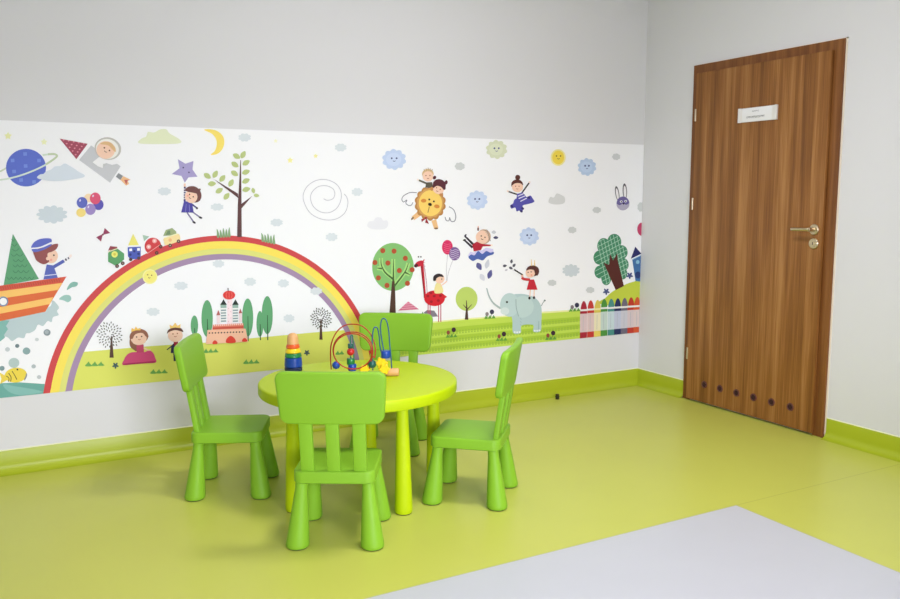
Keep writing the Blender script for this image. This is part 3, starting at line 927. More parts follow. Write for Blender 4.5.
for i, (x0, x1, y) in enumerate(((11.5, 15, 240), (12, 17, 245), (12, 19, 249.8), (11, 23, 255), (13, 24, 260.5), (13, 27, 265.8), (13, 29, 271.6), (7, 34, 278.2))):
    n_ = max(1, int((x1 - x0) / 4.2))
    for k in range(n_):
        a, b = x0 + (x1 - x0) * k / n_, x0 + (x1 - x0) * (k + 1) / n_
        f.L('3f7d58', (a, y - 1), ((a + b) / 2, y + 1.2), (b, y - 1.4), w=.55, smooth=3); f.layer -= .8
f.layer += 1
hull = [(-60, 292), (0, 286), (66.3, 276.6), (45.2, 311.6), (0, 321), (-60, 331)]
f.P('e06c38', *hull)
f.P('fbc76c', (-60, 297), (0, 291.3), (62.4, 282.8), (57.8, 289.8), (0, 298.6), (-60, 306)).P('fbc76c', (-60, 316), (0, 307), (53.4, 297), (49.6, 304), (0, 313.6), (-60, 322)).P('d8593e', (-60, 291.5), (0, 285.6), (66.5, 276.4), (62.6, 282.6), (0, 291), (-60, 297))
for k in range(36):
    x = -2 + k * 1.75
    y = 287.6 - (x / 66) * 9.2
    f.L('a8403a', (x, y + 2.4), (x + .9, y - 1.1), w=.45); f.layer -= .8
f.layer += 1
f.E('7d92ad', 3.3, 301.3, 5).E('fafafa', 3.3, 301.3, 3.6).done()
f = Fig('printed_sailor', 'sailor child in a blue cap pointing ahead', 8)
f.L('5563b4', (52.4, 267.6), (64, 260.8), w=3.2).L('ececf0', (64, 260.8), (65.4, 259.9), w=2.4).L('3a3a52', (65.2, 260), (66.6, 259.2), w=2.4).L('ececf0', (66.6, 259.2), (68.2, 258.2), w=2.2).L('3a3a52', (68, 258.4), (69, 257.8), w=2).E('f6e8e0', 70.4, 256, 1.3, 1.9, 30, 12)
f.P('5a68b8', (46.6, 264.4), (53.4, 265.4), (57.8, 277.8), (43.4, 279.4)).L('dfe3f4', (44.4, 275.6), (57, 274.2), w=.8)
f.E(PE, 51, 256, 6.9, 7.2).S('94504e', (33.8, 250.5), (45, 246.8), (57.3, 243.6), (56.6, 248.6), (52, 251.6), (47.8, 253.2), (47.6, 257.5), (49, 261.5), (43.6, 264.2), (37, 261), (34.4, 256)).E(PE, 47.6, 258.6, 1.7)
f.S('5f6cc4', (31, 247.6), (33.6, 242.6), (39, 239.3), (46, 238.2), (51.2, 239), (50.6, 243.2), (42, 247), (33, 249.6)).L('f2f2f6', (30.4, 248.4), (40, 247.4), (51, 242.6), w=1.3, smooth=4).S('5f6cc4', (32, 249.2), (40, 248.6), (50.8, 244), (50.2, 246.2), (42, 250.4), (34, 252))
f.E('3a3030', 53.8, 255.2, .9, n=10).E('f0a898', 51, 259.8, 1.3, n=10).done()
Fig('printed_drop', 'teal splash drop, upper').S('86b8ab', (66.8, 290), (69, 284.6), (73, 281.8), (77.6, 282.6), (76.6, 286), (71.6, 287.4)).done()
Fig('printed_drop', 'teal splash drop, lower').S('9cc6bc', (59, 299), (64, 295.2), (69.6, 295.4), (71.2, 299.2), (68, 302.2), (63.6, 300.4)).done()
for x, y, r, h in ((47, 332.4, 3.5, '8a979b'), (36.9, 339.4, 1.9, 'ccd3d3'), (17.2, 345.8, 2.1, '6c8084'), (7.5, 349.3, 2.4, 'c6cecf'), (26.5, 350.9, 3.8, '8ba9a7'), (13.9, 362.8, 5.4, 'b3c8c4'), (2, 368.2, 2.6, '7d9a9a'), (33.6, 366.3, 2.2, 'b3bebd'), (39, 377, 2.1, 'c0c6c8')):
    f = Fig('printed_bubble', None, 4).E(h, x, y, r, r * .93)
    if r > 3.4: f.E('aab6b8' if r < 3.7 else h, x - .3, y - .4, r * .55)
    f.done()
f = Fig('printed_fish', 'yellow fish with dark stripes', 8)
f.P('eed452', (6, 376), (-1, 372), (1.5, 378.5), (0, 384), (7, 380)).E('eed64a', 15.8, 375, 11.2, 7.4, -6).S('8c9090', (24.5, 380.5), (27, 376), (26.6, 373), (24.6, 377)).E('eed64a', 15.2, 375, 10.6, 7.2, -6)
for p in (((6.4, 376), (9, 378), (8.4, 381.6)), ((8.6, 373), (11, 377), (10.6, 381.4)), ((12, 371), (14.4, 374.6), (16.8, 379.4))): f.L('5c5028', *p, w=.8, smooth=3)
f.E('2c2820', 17.4, 369.4, .9, n=10).done()
# --- princess, prince, dandelion trees, tufts, small flowers
def dash_tree(x, y, r, x0, x1, yb, yt, lab):
    f = Fig('printed_tree', lab, 6)
    xm = (x0 + x1) / 2
    f.P('553a2c', (x0, yb), (x1, yb), (xm + .5, yt), (xm - .7, yt)).L('553a2c', (xm, yt + 5), (xm - 3.4, yt - .5), w=.9, w2=.4).L('553a2c', (xm, yt + 4), (xm + 2.6, yt - 2.5), w=.9, w2=.4)
    for k in range(64):
        rr = r * math.sqrt((k + 3) / 67)
        a = k * 2.39996
        f.E('54564c', x + rr * math.cos(a), y + rr * math.sin(a), 1.15, .55, math.degrees(a), 8); f.layer -= .8
    f.layer += 1
    f.done()
dash_tree(109.3, 334.6, 13, 109.4, 113.6, 357.6, 336, 'dark dotted tree left of the princess')
dash_tree(320.7, 318.2, 10.6, 319.2, 322.4, 339.6, 319, 'dark dotted tree right of the castle')
def tuft(x0, x1, yb, h, n=3, col='6aa850'):
    f = Fig('printed_tuft', None, 6)
    w_ = (x1 - x0) / n
    for k in range(n):
        f.S(col, (x0 + w_ * k - .3, yb - k * .25), (x0 + w_ * (k + .35), yb - h * .7), (x0 + w_ * (k + .55), yb - h), (x0 + w_ * (k + .7), yb - h * .6), (x0 + w_ * (k + 1) + .3, yb - k * .25), n=3); f.layer -= .8
    f.done()
tuft(85.3, 104, 366, 4.6); tuft(150.4, 167.2, 373.4, 4.4); tuft(203.4, 218, 352.6, 4.2); tuft(243.4, 259, 363.6, 4.4); tuft(335.6, 343.6, 354.4, 4, 2)
def flower5(x, y, r, h):
    f = Fig('printed_flower', None, 6)
    for k in range(5):
        a = k * 2 * PI / 5 + .3
        f.E(h, x + r * .55 * math.cos(a), y + r * .55 * math.sin(a), r * .55, r * .3, math.degrees(a), 10); f.layer -= .8
    f.layer += 1
    f.done()
flower5(115.4, 365.4, 3.1, '44605e'); flower5(306.7, 352.6, 2.8, '44585a'); flower5(629.4, 275.5, 3.2, '444f86'); flower5(606, 291.5, 3.2, '4a5584')
f = Fig('printed_princess', 'princess in a pink gown with a yellow crown', 6)
f.S('94604a', (130.4, 338), (129.4, 343), (130.6, 347), (134, 350), (136.6, 351), (138, 347), (136, 342))
f.S('d24a7c', (123, 365), (124, 359.4), (127, 354.6), (131.5, 352.3), (137, 352), (143, 352.4), (149, 350.4), (152.8, 352.6), (155, 357.4), (155.3, 362.6), (140, 363.4)).P('ac2f5a', (123.2, 363.6), (155, 360.8), (155.3, 362.6), (123, 365.1))
f.P('c4486c', (136.4, 345), (143.4, 344.2), (144, 352.4), (136.4, 352.4)).L(PE, (143.6, 347.6), (148, 350), (150.6, 349.6), w=1.3, smooth=3)
f.E('94604a', 138.8, 336.4, 9.4, 7.6, -8).E(PE, 138.6, 338.4, 8, 6.6).S('94604a', (130, 338), (132, 332.5), (138, 329.8), (143.5, 330.8), (147, 333.4), (148.4, 336.6), (145.8, 336.4), (142.6, 333), (137.8, 333.2), (134.4, 335), (132.4, 338.6)).E('94604a', 131.2, 343.4, 1.5, 2.2, 0, 12).E('94604a', 133.2, 347, 1.6, 2.2, 0, 12)
f.P('f4c860', (131, 331.8), (131.6, 327.8), (134.2, 329.2), (135.6, 326.4), (137.6, 328.6), (140.4, 327.8), (140.4, 330.2), (136, 330.2)).eyes(139, 336.6, 2.5, .75, '5a2c24', -6, True, 'b0503c').done()
f = Fig('printed_prince', 'prince with a yellow crown behind the left chair', 6)
f.L('26263c', (174.2, 350), (174.6, 361), w=2.2).P('2e2e4c', (170.6, 353), (171.2, 345.6), (176, 340.8), (179, 344.4), (175, 353)).L('2e2e4c', (172.4, 345.6), (166.8, 349.6), w=1.2).P('9c2438', (173.4, 341.4), (178, 341), (177.6, 345.4), (174, 345.6))
f.E(PE, 175.2, 335.3, 7.4, 6.6).S('643c30', (166.8, 333.6), (168.6, 329.4), (175, 327.4), (181, 328.2), (183.2, 332), (180, 331), (175, 330), (169.6, 331.6)).P('f4cd74', (170, 328.4), (169.4, 324.6), (172.4, 326), (175, 322.4), (177.4, 325.6), (180.4, 324), (180.2, 328), (175, 327.4)).eyes(175, 333.6, 2.2, .7, 'a8603c', -6, True, 'b0503c').done()
# --- cypresses and castle
for x, y, rx, ry, t0, t1 in ((194.3, 325.4, 3.7, 10, 328, 336), (207, 318.4, 5.7, 18.4, 319, 330), (247.5, 317.4, 5.5, 19, 316, 341), (259.8, 323.8, 3.5, 12.9, 324, 340), (267.1, 315, 5.5, 19, 315, 340)):
    Fig('printed_cypress', None, 6 + (x - 194) * .03 + (9 if x == 247.5 else 0)).E('62a672', x, y, rx, ry, 0, 36).L('2f5a38', (x + .2, t0), (x + .5, t1), w=.7, w2=1.1).done()
f = Fig('printed_castle', 'pink castle with a red dome and grey green towers', 10)
f.P('f8e4e6', (227, 298), (232.2, 298), (232.2, 324.6), (227, 325))
for k in range(7): f.E('d8a0ac', 228.4 + (k % 2) * 2.2, 302 + k * 3.2, .4, .5, n=8); f.layer -= .8
f.layer += 1
for x0, x1 in ((220.4, 226.2), (232.3, 238)):
    f.P('f0f2ee', (x0, 304.6), (x1, 304.4), (x1, 322), (x0, 322.6)).P('98b8aa', (x0, 304.6), (x1, 304.4), (x1, 307.8), (x0, 308))
    for k in range(5): f.P('8c9fa0', (x0 + .3, 309.6 + 2.7 * k), (x1 - .3, 309.4 + 2.7 * k), (x1 - .3, 310.8 + 2.7 * k), (x0 + .3, 311 + 2.7 * k))
    f.P('26352f', ((x0 + x1) / 2, 299.2), (x1 + .4, 304.6), (x0 - .4, 304.8))
f.E('dc3a38', 228.8, 295, 6.1, 4.4).L('2c2020', (227.7, 287.8), (227.9, 291), w=.8)
for dx_ in (-3, 0, 3): f.L('f07868', (228.8 + dx_ * .6, 291.6), (228.8 + dx_, 295), (228.8 + dx_ * .6, 298.6), w=.5, smooth=3)
f.P('b46460', (218, 309.8), (220.2, 315), (216, 315.2)).P('b46460', (240, 308.4), (242, 313), (238.2, 313.2)).P('f2dede', (216.6, 315.2), (219.6, 315), (219.6, 323), (216.6, 323.4)).P('f2dede', (238.6, 313.2), (241.6, 313), (241.6, 322), (238.6, 322.4))
f.P('e07c62', (212.6, 324.4), (243, 323), (243.4, 329), (212, 330))
for k in range(15): f.P('fae0d4', (213.4 + 2 * k, 324.4 - .09 * k * 1), (214.4 + 2 * k, 324.4 - .09 * k), (214.4 + 2 * k, 326 - .09 * k), (213.4 + 2 * k, 326.1 - .09 * k)); f.layer -= .8
f.layer += 1
f.L('c84c3c', (212.4, 328.2), (243.2, 326.8), w=1.6)
f.P('f4c0a0', (207.2, 329.8), (245.2, 328.4), (247.8, 341.6), (205.6, 343.9))
for k in range(12): f.P('54383a', (208.4 + 3 * k, 332.2 - .1 * k), (209.8 + 3 * k, 332.1 - .1 * k), (209.8 + 3 * k, 333.5 - .1 * k), (208.4 + 3 * k, 333.6 - .1 * k)); f.layer -= .8
f.layer += 1
def arch(x, yb, rx, h): f.S('dc402e', (x - rx, yb), (x - rx * .9, yb - h * .6), (x, yb - h), (x + rx * .9, yb - h * .6), (x + rx, yb - .2), n=4); f.layer -= .8
arch(230.4, 342.6, 4.4, 7); arch(214.6, 343.8, 2.3, 3.8); arch(244.2, 341.4, 2.3, 3.8)
f.done()
# --- lion with two riders
f = Fig('printed_lion', 'lion with an orange mane and thin wings')
for p in ([(416.6, 192.7), (410, 192.5), (403.8, 195.6), (401.7, 199), (403.2, 202), (406.8, 200), (405.6, 203), (408, 205.2), (410.8, 205.4), (412.8, 202.4)], [(448.8, 206.7), (453.4, 209.7), (455.6, 216), (454.4, 221), (451, 221.2), (449.4, 217.6), (448.8, 220.6), (446.2, 220.4), (444.8, 217)]):
    f.L('7c7c86', *p, w=.8, smooth=5); f.layer -= .8
f.layer += 1
f.L('eec088', (421, 212), (412.8, 218.4), w=5.4, w2=4.4).L('eec088', (433.6, 220), (436, 228.4), w=5, w2=4.4).E('7c5c3c', 412.2, 218.4, .9, 2, 40, 10).E('7c5c3c', 436, 228.4, 2, .9, 0, 10)
f.B('b98448', 430, 203.4, 15.8, 17.4, 14, .1).B('d4a05c', 430, 203.2, 13.6, 15.2, 14, .06).E('f8d26c', 430.2, 203.2, 11.6, 13, 0, 36)
f.E('d88a3c', 423.4, 200.7, 2.8, 1.9, 0, 14).E('d88a3c', 436.6, 206.4, 2.8, 1.9, 10, 14).E('3a2418', 429, 199.5, 1, n=10).E('3a2418', 433.6, 201.4, 1, n=10).E('2c1812', 429.7, 204.4, 2, 1.6, 20, 12).L('7a5030', (429, 206.6), (427.6, 212.6), w=.6)
f.P('9c2c34', (426, 218.2), (421, 219), (421.4, 222)).P('9c2c34', (426, 218), (428.6, 223.8), (424.8, 222.6)).E('a8343c', 425.6, 218, 1.3, n=10)
ln = f.done()
f = Fig('printed_rider', 'blond child waving on the lion', 12)
f.P('5c5648', (426, 182.4), (431.8, 182), (433, 188), (425, 187.6)).L('5c5648', (430, 185), (418.6, 180.2), w=1.8).E('f6e4d4', 417.6, 179.6, 1, n=10)
f.E('d8b484', 427.6, 174, 5.8, 5.2).E(PE, 427.7, 176.4, 5.3, 5.1)
for k in range(5): f.L('a89880', (424.4 + 1.8 * k, 171.4 - .5 * (2 - abs(k - 2))), (423.6 + 2.1 * k, 169 - .7 * (2 - abs(k - 2))), w=.6); f.layer -= .8
f.layer += 1
f.eyes(427.6, 175.6, 2, .65, 'a86450').done(ln)
f = Fig('printed_rider', 'dark haired child with pigtails on the lion', 14)
f.E('5a2a34', 439, 184.8, 6.6, 5.6, 15).E(PE, 438, 189.4, 5.6, 4.6, 18).S('5a2a34', (432.6, 188), (433.4, 182), (438, 179.8), (443.4, 182), (445.4, 188), (443.6, 190), (441, 187.2), (436.6, 185.8)).E('5a2a34', 434.2, 177.6, 1.6, 2, 30, 12).E('5a2a34', 445.8, 182.4, 1.5, 2.2, 10, 12).E('c88a50', 431.4, 188.8, 1.6, 2, 0, 12).E('c88a50', 440.6, 194.8, 1.8, 1.4, 0, 12)
f.eyes(438, 188.6, 2, .65, 'a86450', 25).done(ln)
# --- swimmer on the fountain
f = Fig('printed_child', 'child in red swimming on a blue splash')
f.P('d6cff0', (467.6, 256), (470, 251.6), (474, 252.6), (477, 248.4), (481.6, 250.4), (486, 247.6), (493, 249), (493.6, 254), (470, 259))
f.L('37323c', (464.8, 236.2), (473.6, 245), w=1.7, w2=2.6).L('37323c', (464.4, 240.2), (472.4, 247.6), w=1.7, w2=2.4).E('24202a', 465.2, 235.4, 1.6, .9, -50, 10).E('24202a', 464.2, 240, 1.6, .9, -20, 10)
f.E('c6a890', 483.6, 236.6, 7, 7.4).E(PE, 482, 237.2, 6.4, 6.8)
for k in range(6): f.L('8c7c74', (484.5 + .9 * k, 230.6 + 1.7 * k), (486.6 + .7 * k, 229.8 + 2.1 * k), (487.4 + .5 * k, 231.6 + 1.9 * k), w=.6, smooth=3); f.layer -= .8
f.layer += 1
f.P('b42438', (472, 244.4), (476.6, 241.6), (481.5, 243.8), (490.4, 244.6), (490.4, 246), (482.6, 246.4), (480.6, 250), (473.4, 251.4)).E('f6e4d4', 491.4, 245.2, 1.1, n=10).E('6a3830', 477.8, 229, .9, 2, 0, 12).E(PE2, 478, 226.8, .7, .9, 0, 8)
f.S('5067b0', (468.2, 257.4), (470.8, 254.5), (474.3, 255.2), (477.8, 251), (481.9, 253.9), (486, 251), (490, 252.6), (493.2, 251.8), (493, 254.2), (486.8, 256.4), (482.5, 260.3), (477.2, 259), (472.5, 260.9))
f.eyes(482.8, 236.6, 2, .7, '5a3830', 20).done()
def drop(x, y, rx, ry, rot, h, lab=None):
    c, q = math.cos(math.radians(rot)), math.sin(math.radians(rot))
    Fig('printed_drop', lab, 2).S(h, *[(x + u * c - v * q, y + u * q + v * c) for u, v in ((0, -ry), (rx * .8, -ry * .4), (rx, ry * .25), (0, ry * .9), (-rx, ry * .25), (-rx * .8, -ry * .4))], n=4).done()
drop(478.8, 266.2, 2.6, 4.4, 150, '5c5c94'); drop(489.6, 274.4, 2.3, 5, 18, '5a5a92'); drop(487, 264.2, 2.2, 5, 15, 'cfd2dc'); drop(482, 277.2, 2.4, 4.2, 150, 'd8dae4')
drop(495.6, 237.6, 2.4, 1.6, 0, '484868'); drop(493.6, 232.2, 2.2, 1.8, 0, 'c8ccd2')
# --- dancer
f = Fig('printed_dancer', 'dancer in an indigo striped dress with a hair bun')
f.L('3c3434', (517, 194.4), (508.4, 191.6), w=1.5).L('3c3434', (521.6, 193), (528.8, 183), w=1.5).E('f0d8c8', 507.6, 191.2, 1, n=10).E('f0d8c8', 529.2, 182.2, 1, n=10)
f.S('5653ac', (514.4, 199.4), (519, 198), (526.6, 197), (530.2, 195.6), (532.4, 198.4), (534, 201.8), (528, 204), (522.6, 205.4), (522.8, 208.6), (521.8, 212.6), (519, 210.6), (516.4, 211.4), (515, 207.6), (511.2, 208.6), (510, 205.4), (512.8, 203.4))
for x, y in ((511.6, 206.2), (521, 211.2), (528.6, 197.6), (522.4, 208.4)): f.E('37306e', x, y, 1.6, 1.2, 30, 10); f.layer -= .8
f.layer += 1
f.P('5653ac', (516.8, 193.8), (522.6, 192.4), (527, 198), (519.6, 202), (516.2, 198.6))
for a, b in (((517.4, 196.2), (523.4, 193.6)), ((518.4, 198.6), (525, 195.8)), ((520, 201.4), (526.4, 198.2))): f.L('e8e8f4', a, b, w=.9); f.layer -= .8
f.layer += 1
f.E('5a302a', 517.4, 177.4, 2.5, 2.6).E('5a302a', 516.8, 184.6, 5.9, 5.2).E(PE, 517.2, 187, 5.6, 5.2).S('5a302a', (511, 186), (512.4, 181.6), (516.8, 179.2), (521.4, 181.4), (522.8, 185.2), (519.6, 183.2), (514.6, 183.4)).eyes(517, 186.2, 1.7, .6, 'b07058').done()
# --- apple tree, little roofs, giraffe
f = Fig('printed_tree', 'round green apple tree with red apples')
f.E('84bf70', 392.8, 266.9, 20.8, 24, 0, 48)
for p in ([(393.2, 281), (393.2, 259)], [(392.4, 278), (385, 272), (381.2, 265), (380.8, 258)], [(394.2, 285), (402, 276), (406, 269.6), (408.2, 263)], [(381.6, 268.6), (377, 268)], [(405, 272.4), (409.6, 274.6)]):
    f.L('a9da80', *p, w=4, smooth=4); f.layer -= .8
f.layer += 1
f.P('50352a', (389.2, 313), (395.6, 313), (394.8, 286), (393.8, 276), (392.6, 276), (391.4, 286))
for p in ([(393.2, 281), (393.2, 259)], [(392.8, 279), (385, 272.4), (381.2, 265), (380.8, 258)], [(394, 286.4), (402, 276), (406, 269.6), (408.2, 263)], [(381.6, 268.6), (377, 268)], [(405, 272.4), (409.6, 274.6)]):
    f.L('41652f', *p, w=1.9, w2=.5, smooth=4); f.layer -= .8
f.layer += 1
for x, y in ((150, 104), (225, 107), (300, 155), (98, 183), (184, 186), (260, 236), (345, 231), (121, 285), (178, 335), (314, 321)):
    f.E('b4502f', 360 + x / 6.65, 235 + y / 6.65, 2.5, 2.6, 0, 16); f.layer -= .8
f.done()
f = Fig('printed_roof', 'pink striped small roof')
f.P('d4708e', (408, 301.4), (418.8, 309.3), (398, 310.6))
for k in range(3): f.L('f0b4c4', (405.6 - 2.6 * k, 304 + 2.2 * k), (410.6 + 2.4 * k, 303.6 + 2 * k), w=.6); f.layer -= .8
f.done()
Fig('printed_roof', 'grey small roof behind the giraffe').P('827c86', (423.6, 312.4), (427, 310), (434, 310.6), (438, 316.4), (427, 317.2)).P('56905c', (421, 314.6), (422.4, 311.6), (424.4, 314.8)).done()
f = Fig('printed_giraffe', 'red spotted giraffe with a long neck', 3)
for x, y in ((427.9, 318), (429.9, 317.6), (438.4, 322), (440.6, 321.8)): f.L('bc4a66', (x, 302), (x, y), w=.9); f.layer -= .8
f.layer += 1
f.L('b898a4', (423.6, 264), (426, 280), (427, 294), w=.8, smooth=4).P('c8283c', (420, 263.6), (423, 261.4), (424.2, 276), (425.6, 294), (431, 299), (425, 302), (423.8, 296), (421.6, 278)).L('6e1c2c', (421.4, 266), (422.8, 282), (424, 298), w=.8, smooth=4)
f.E('c8283c', 419.2, 263.6, 4.8, 2.7, -25).E('561c26', 415.8, 265.6, 2.1, 1.8, -25, 14).L('c8283c', (423, 261), (424, 259.4), w=1).E('4c4448', 418.2, 256.8, .8, n=8).E('4c4448', 420.6, 256.8, .8, n=8)
for k in range(9): f.E('eeb0bc', 424.4 + .32 * k, 262.6 + 3.6 * k, .5, n=6); f.layer -= .8
f.layer += 1
f.E('d3202e', 434.2, 298.2, 10.4, 7.8, 0, 32).P('d3202e', (443, 294), (446.8, 296.8), (443.4, 299))
for x, y in ((427.6, 296), (431, 301.6), (433.8, 296), (438, 300.4), (430.6, 292.8), (440, 295.6)): f.E('a01424', x, y, 1.5, 1.3, 0, 10); f.layer -= .8
gr = f.done()
f = Fig('printed_rider', 'black haired child in yellow riding the giraffe', 16)
f.S('eee09a', (434, 292.4), (435.4, 284), (438.8, 282), (441.4, 285.6), (443, 291.6), (439, 293.4)).L(PE, (440, 286), (444.4, 283), (446.6, 281), w=1.1, smooth=3)
f.E(PE, 439.4, 278.6, 4.7, 4.9).S('30282c', (433, 280.6), (433.4, 276), (437.4, 273.6), (441.6, 274.4), (443.2, 277), (439.6, 276.6), (436.4, 278), (435.4, 280.4)).E('3a3030', 441.4, 279, .6, n=8).done(gr)
f = Fig('printed_balloons', 'pink and purple striped balloons held by the giraffe rider')
f.L('b4b0b8', (447.4, 254.4), (446.2, 270), (446.6, 281), w=.4, smooth=4).L('b4b0b8', (452.6, 260), (448.4, 272), (446.8, 281), w=.4, smooth=4)
f.E('d82c62', 447.2, 247.2, 5.4, 7.3).E('7a5a94', 454.4, 253.7, 5.6, 6.7)
for k in range(5): f.L('f07898', (443.6, 243.4 + 2 * k), (447.2, 244.4 + 2 * k), (450.8, 243.6 + 2 * k), w=.4, smooth=3); f.L('cbbcda', (450, 249.6 + 2 * k), (452.4, 250.8 + 2 * k), (455, 249.6 + 2 * k), (458.6, 250.8 + 2 * k), w=.7, smooth=3); f.layer -= 2
f.done()
Fig('printed_tree', 'round lime green small tree', 3).E('bdd36a', 466.4, 298.8, 10.9, 12, 0, 36).P('4c3630', (464.6, 319.6), (468.2, 319.6), (467.3, 308), (465.8, 308)).L('4c3630', (466.6, 310), (466.2, 300.4), w=1.5, w2=.7).L('4c3630', (467, 309.4), (471.6, 304.4), w=1, w2=.5).L('4c3630', (466, 308), (463, 304.6), w=1, w2=.5).done()
# --- elephant and trumpeter
f = Fig('printed_elephant', 'pale grey blue elephant spraying water', 8)
f.L('a9b8b6', (500.4, 308.4), (493.5, 303.4), (489, 296.6), (486.4, 288), w=2, w2=1.1, smooth=4)
f.S('b4cccb', (512, 296.4), (519, 293.8), (528, 295), (535, 298), (540, 304), (541.4, 311), (541, 322), (540.2, 331), (533, 331.4), (532.8, 325), (521.4, 325.4), (520.4, 332.8), (513, 332.8), (512.2, 321), (511, 312))
f.E('bfd5d3', 509.4, 304.8, 9.6, 11.8, 0, 32).E('d4e2e0', 504.6, 311, 4.4, 3.8, 0, 16).S('c0d6d2', (515.6, 299), (522, 295.8), (530, 298.6), (533.4, 306), (531, 313.4), (524, 317.4), (518.4, 316), (516, 308)).L('8fa9a8', (515.6, 299), (516, 308), (518.4, 316.4), w=.7, smooth=4)
f.E('24282a', 506.6, 302, 1.1, n=10).L('8c9a96', (541, 306), (542.4, 303), (544.4, 300.6), w=.7, smooth=3).E('6e7c78', 544.4, 300.4, 1.1, .8, 0, 8)
for x, y in ((514.4, 332), (516.8, 332.2), (519.2, 332), (534.4, 330.6), (536.8, 330.6), (539.2, 330.4)): f.E('e8f0ee', x, y, 1, .9, 0, 10); f.layer -= .8
f.layer += 1
for y in (318, 321, 324): f.L('98b4b2', (519.8, y), (521, y + 1.6), w=.5); f.layer -= .8
f.layer += 1
f.P('9ab6b4', (538, 321), (538.8, 321), (538.6, 329), (537.6, 329)).done()
f = Fig('printed_girl', 'child in a red dress blowing a trumpet on the elephant', 20)
f.L(PE, (530, 289), (529.4, 297), w=1).L(PE, (533.8, 289), (533.6, 297), w=1).E('2c2422', 529, 298, 1.2, 1.5, 0, 10).E('2c2422', 533.6, 297.6, 1.2, 1.5, 0, 10)
f.L('2c2422', (513.6, 269.4), (522.4, 275), w=1.4).L('c83c40', (521.4, 277.4), (523.6, 279), (529.6, 279.6), w=2.6, smooth=3).E(PE2, 521.8, 276, 1.3, n=10)
f.P('c82c3c', (528.8, 279.6), (533.6, 279.4), (537, 289.6), (526.2, 289.6)).E('58302c', 532.2, 270.8, 6.4, 5.4, 10).E(PE, 529.8, 272.8, 4.7, 4.7).S('58302c', (525.6, 270.4), (528, 266.6), (533, 265.4), (537.6, 267.6), (538.6, 272), (536.6, 275.6), (534.4, 273), (533.2, 270), (529, 269.4))
f.L('f2d488', (531.2, 265.8), (530.8, 259.4), w=1.2, w2=.6).L('f2d488', (534.2, 265.8), (534, 260.2), w=1.2, w2=.6).E('3a3030', 530.6, 271.8, .6, n=8).E('3a3030', 527.6, 272.4, .6, n=8).E('f09a88', 531, 275, .9, n=8).done()
for x, y, r_ in ((504.5, 265.8, 80), (511.3, 261.4, 10), (510.6, 268, 120), (513.8, 265.4, 40)): drop(x, y, 1.3, 2.2, r_, '5a5a66')
drop(506, 270, .9, 1.6, 70, 'c8c8ce')
# --- lawn flowers
def posy(dx_, dy_, rx, ry, bx, by, h1='3c2834', h2='94503c'):
    f = Fig('printed_flowers', None, 12)
    f.L('5a8c3c', (dx_, dy_), (bx + 1, by), w=.6).L('5a8c3c', (rx, ry), (bx - 1.6, by), w=.6)
    for k in range(3): f.P('62a03c', (bx - 5.6 + 3.8 * k, by + 1.4 - .2 * k), (bx - 3.6 + 3.8 * k, by - 2.2 - .2 * k), (bx - 1.6 + 3.8 * k, by + 1.2 - .2 * k)); f.layer -= .8
    f.layer += 1
    f.E(h1, dx_, dy_, 2.2, 2.4, 0, 14).E(h2, rx, ry, 1.7, 2.1, 0, 14).done()
posy(453.4, 329.7, 448, 332.4, 451, 336.2); posy(503.6, 333.9, 498.8, 336.2, 501, 339.6); posy(552.8, 332.9, 547.6, 335.4, 550.2, 338.6)
posy(491.6, 311.8, 486.7, 314, 489.3, 317.4, '3c3a52', '8c8484'); posy(576.6, 305, 571.8, 307, 574, 310.2, '34344e', '80787a')
# --- rabbit, big tree, house, red balloon
f = Fig('printed_rabbit', 'purple grey rabbit face with long ears')
for x, y, rx, ry, r_ in ((617, 193.4, 2, 7.4, -9), (624.6, 191.2, 2.2, 7.8, -3)): f.E('5c5660', x, y, rx, ry, r_).E('f0eef0', x + .1, y + .6, rx * .62, ry * .78, r_); f.layer -= 2
f.layer += 2
f.E('6c629a', 622.7, 203.4, 6.4, 6.9, 0, 30).S('b3aec4', (616.4, 204), (619.4, 205.2), (622.8, 203.6), (626, 204.8), (629, 203.4), (628, 207.6), (623, 210.2), (617.6, 207.8)).E('f4f4f8', 621, 201.6, 1.4, 1.2, 0, 12).E('f4f4f8', 625.4, 201.2, 1.4, 1.2, 0, 12).E('201828', 621.2, 201.7, .7, n=8).E('201828', 625.4, 201.3, .7, n=8).P('1c1424', (622.2, 203.2), (624.4, 203), (623.4, 205)).done()
f = Fig('printed_tree', 'dark green bushy tree with a broad leaning trunk', 4)
for a in ((603.4, 246, 6.4, 8), (614, 242, 7, 8.2), (621.4, 252.2, 6, 7), (623.2, 264.6, 5.2, 6.4), (599, 257.6, 5.8, 7), (599.4, 272, 5.2, 6.4), (606, 278.2, 5, 7), (622.4, 273.4, 4.6, 6), (610.8, 259, 12.4, 17)):
    f.E('458a66', *a, 0, 24); f.layer -= .8
f.layer += 1
LOBES = ((603.4, 246, 6.4, 8), (614, 242, 7, 8.2), (621.4, 252.2, 6, 7), (623.2, 264.6, 5.2, 6.4), (599, 257.6, 5.8, 7), (599.4, 272, 5.2, 6.4), (606, 278.2, 5, 7), (622.4, 273.4, 4.6, 6), (610.8, 259, 12.4, 17))
def inside(x, y):
    return any(((x - a[0]) / (a[2] * .93)) ** 2 + ((y - a[1]) / (a[3] * .93)) ** 2 < 1 for a in LOBES)
for (ox, oy), (dx_, dy_), (sx_, sy_), cnt in (((590, 246), (1, -.52), (0, 4.6), 12), ((596, 236), (.22, 1), (3.3, -.6), 10)):
    for k in range(cnt):
        run = []
        for q in range(90):
            x, y = ox + sx_ * k + dx_ * q * .6, oy + sy_ * k + dy_ * q * .6
            if inside(x, y):
                run.append((x, y))
            else:
                if len(run) > 3: f.L('b2d8c0', run[0], run[-1], w=.5); f.layer -= .95
                run = []
f.layer += 1
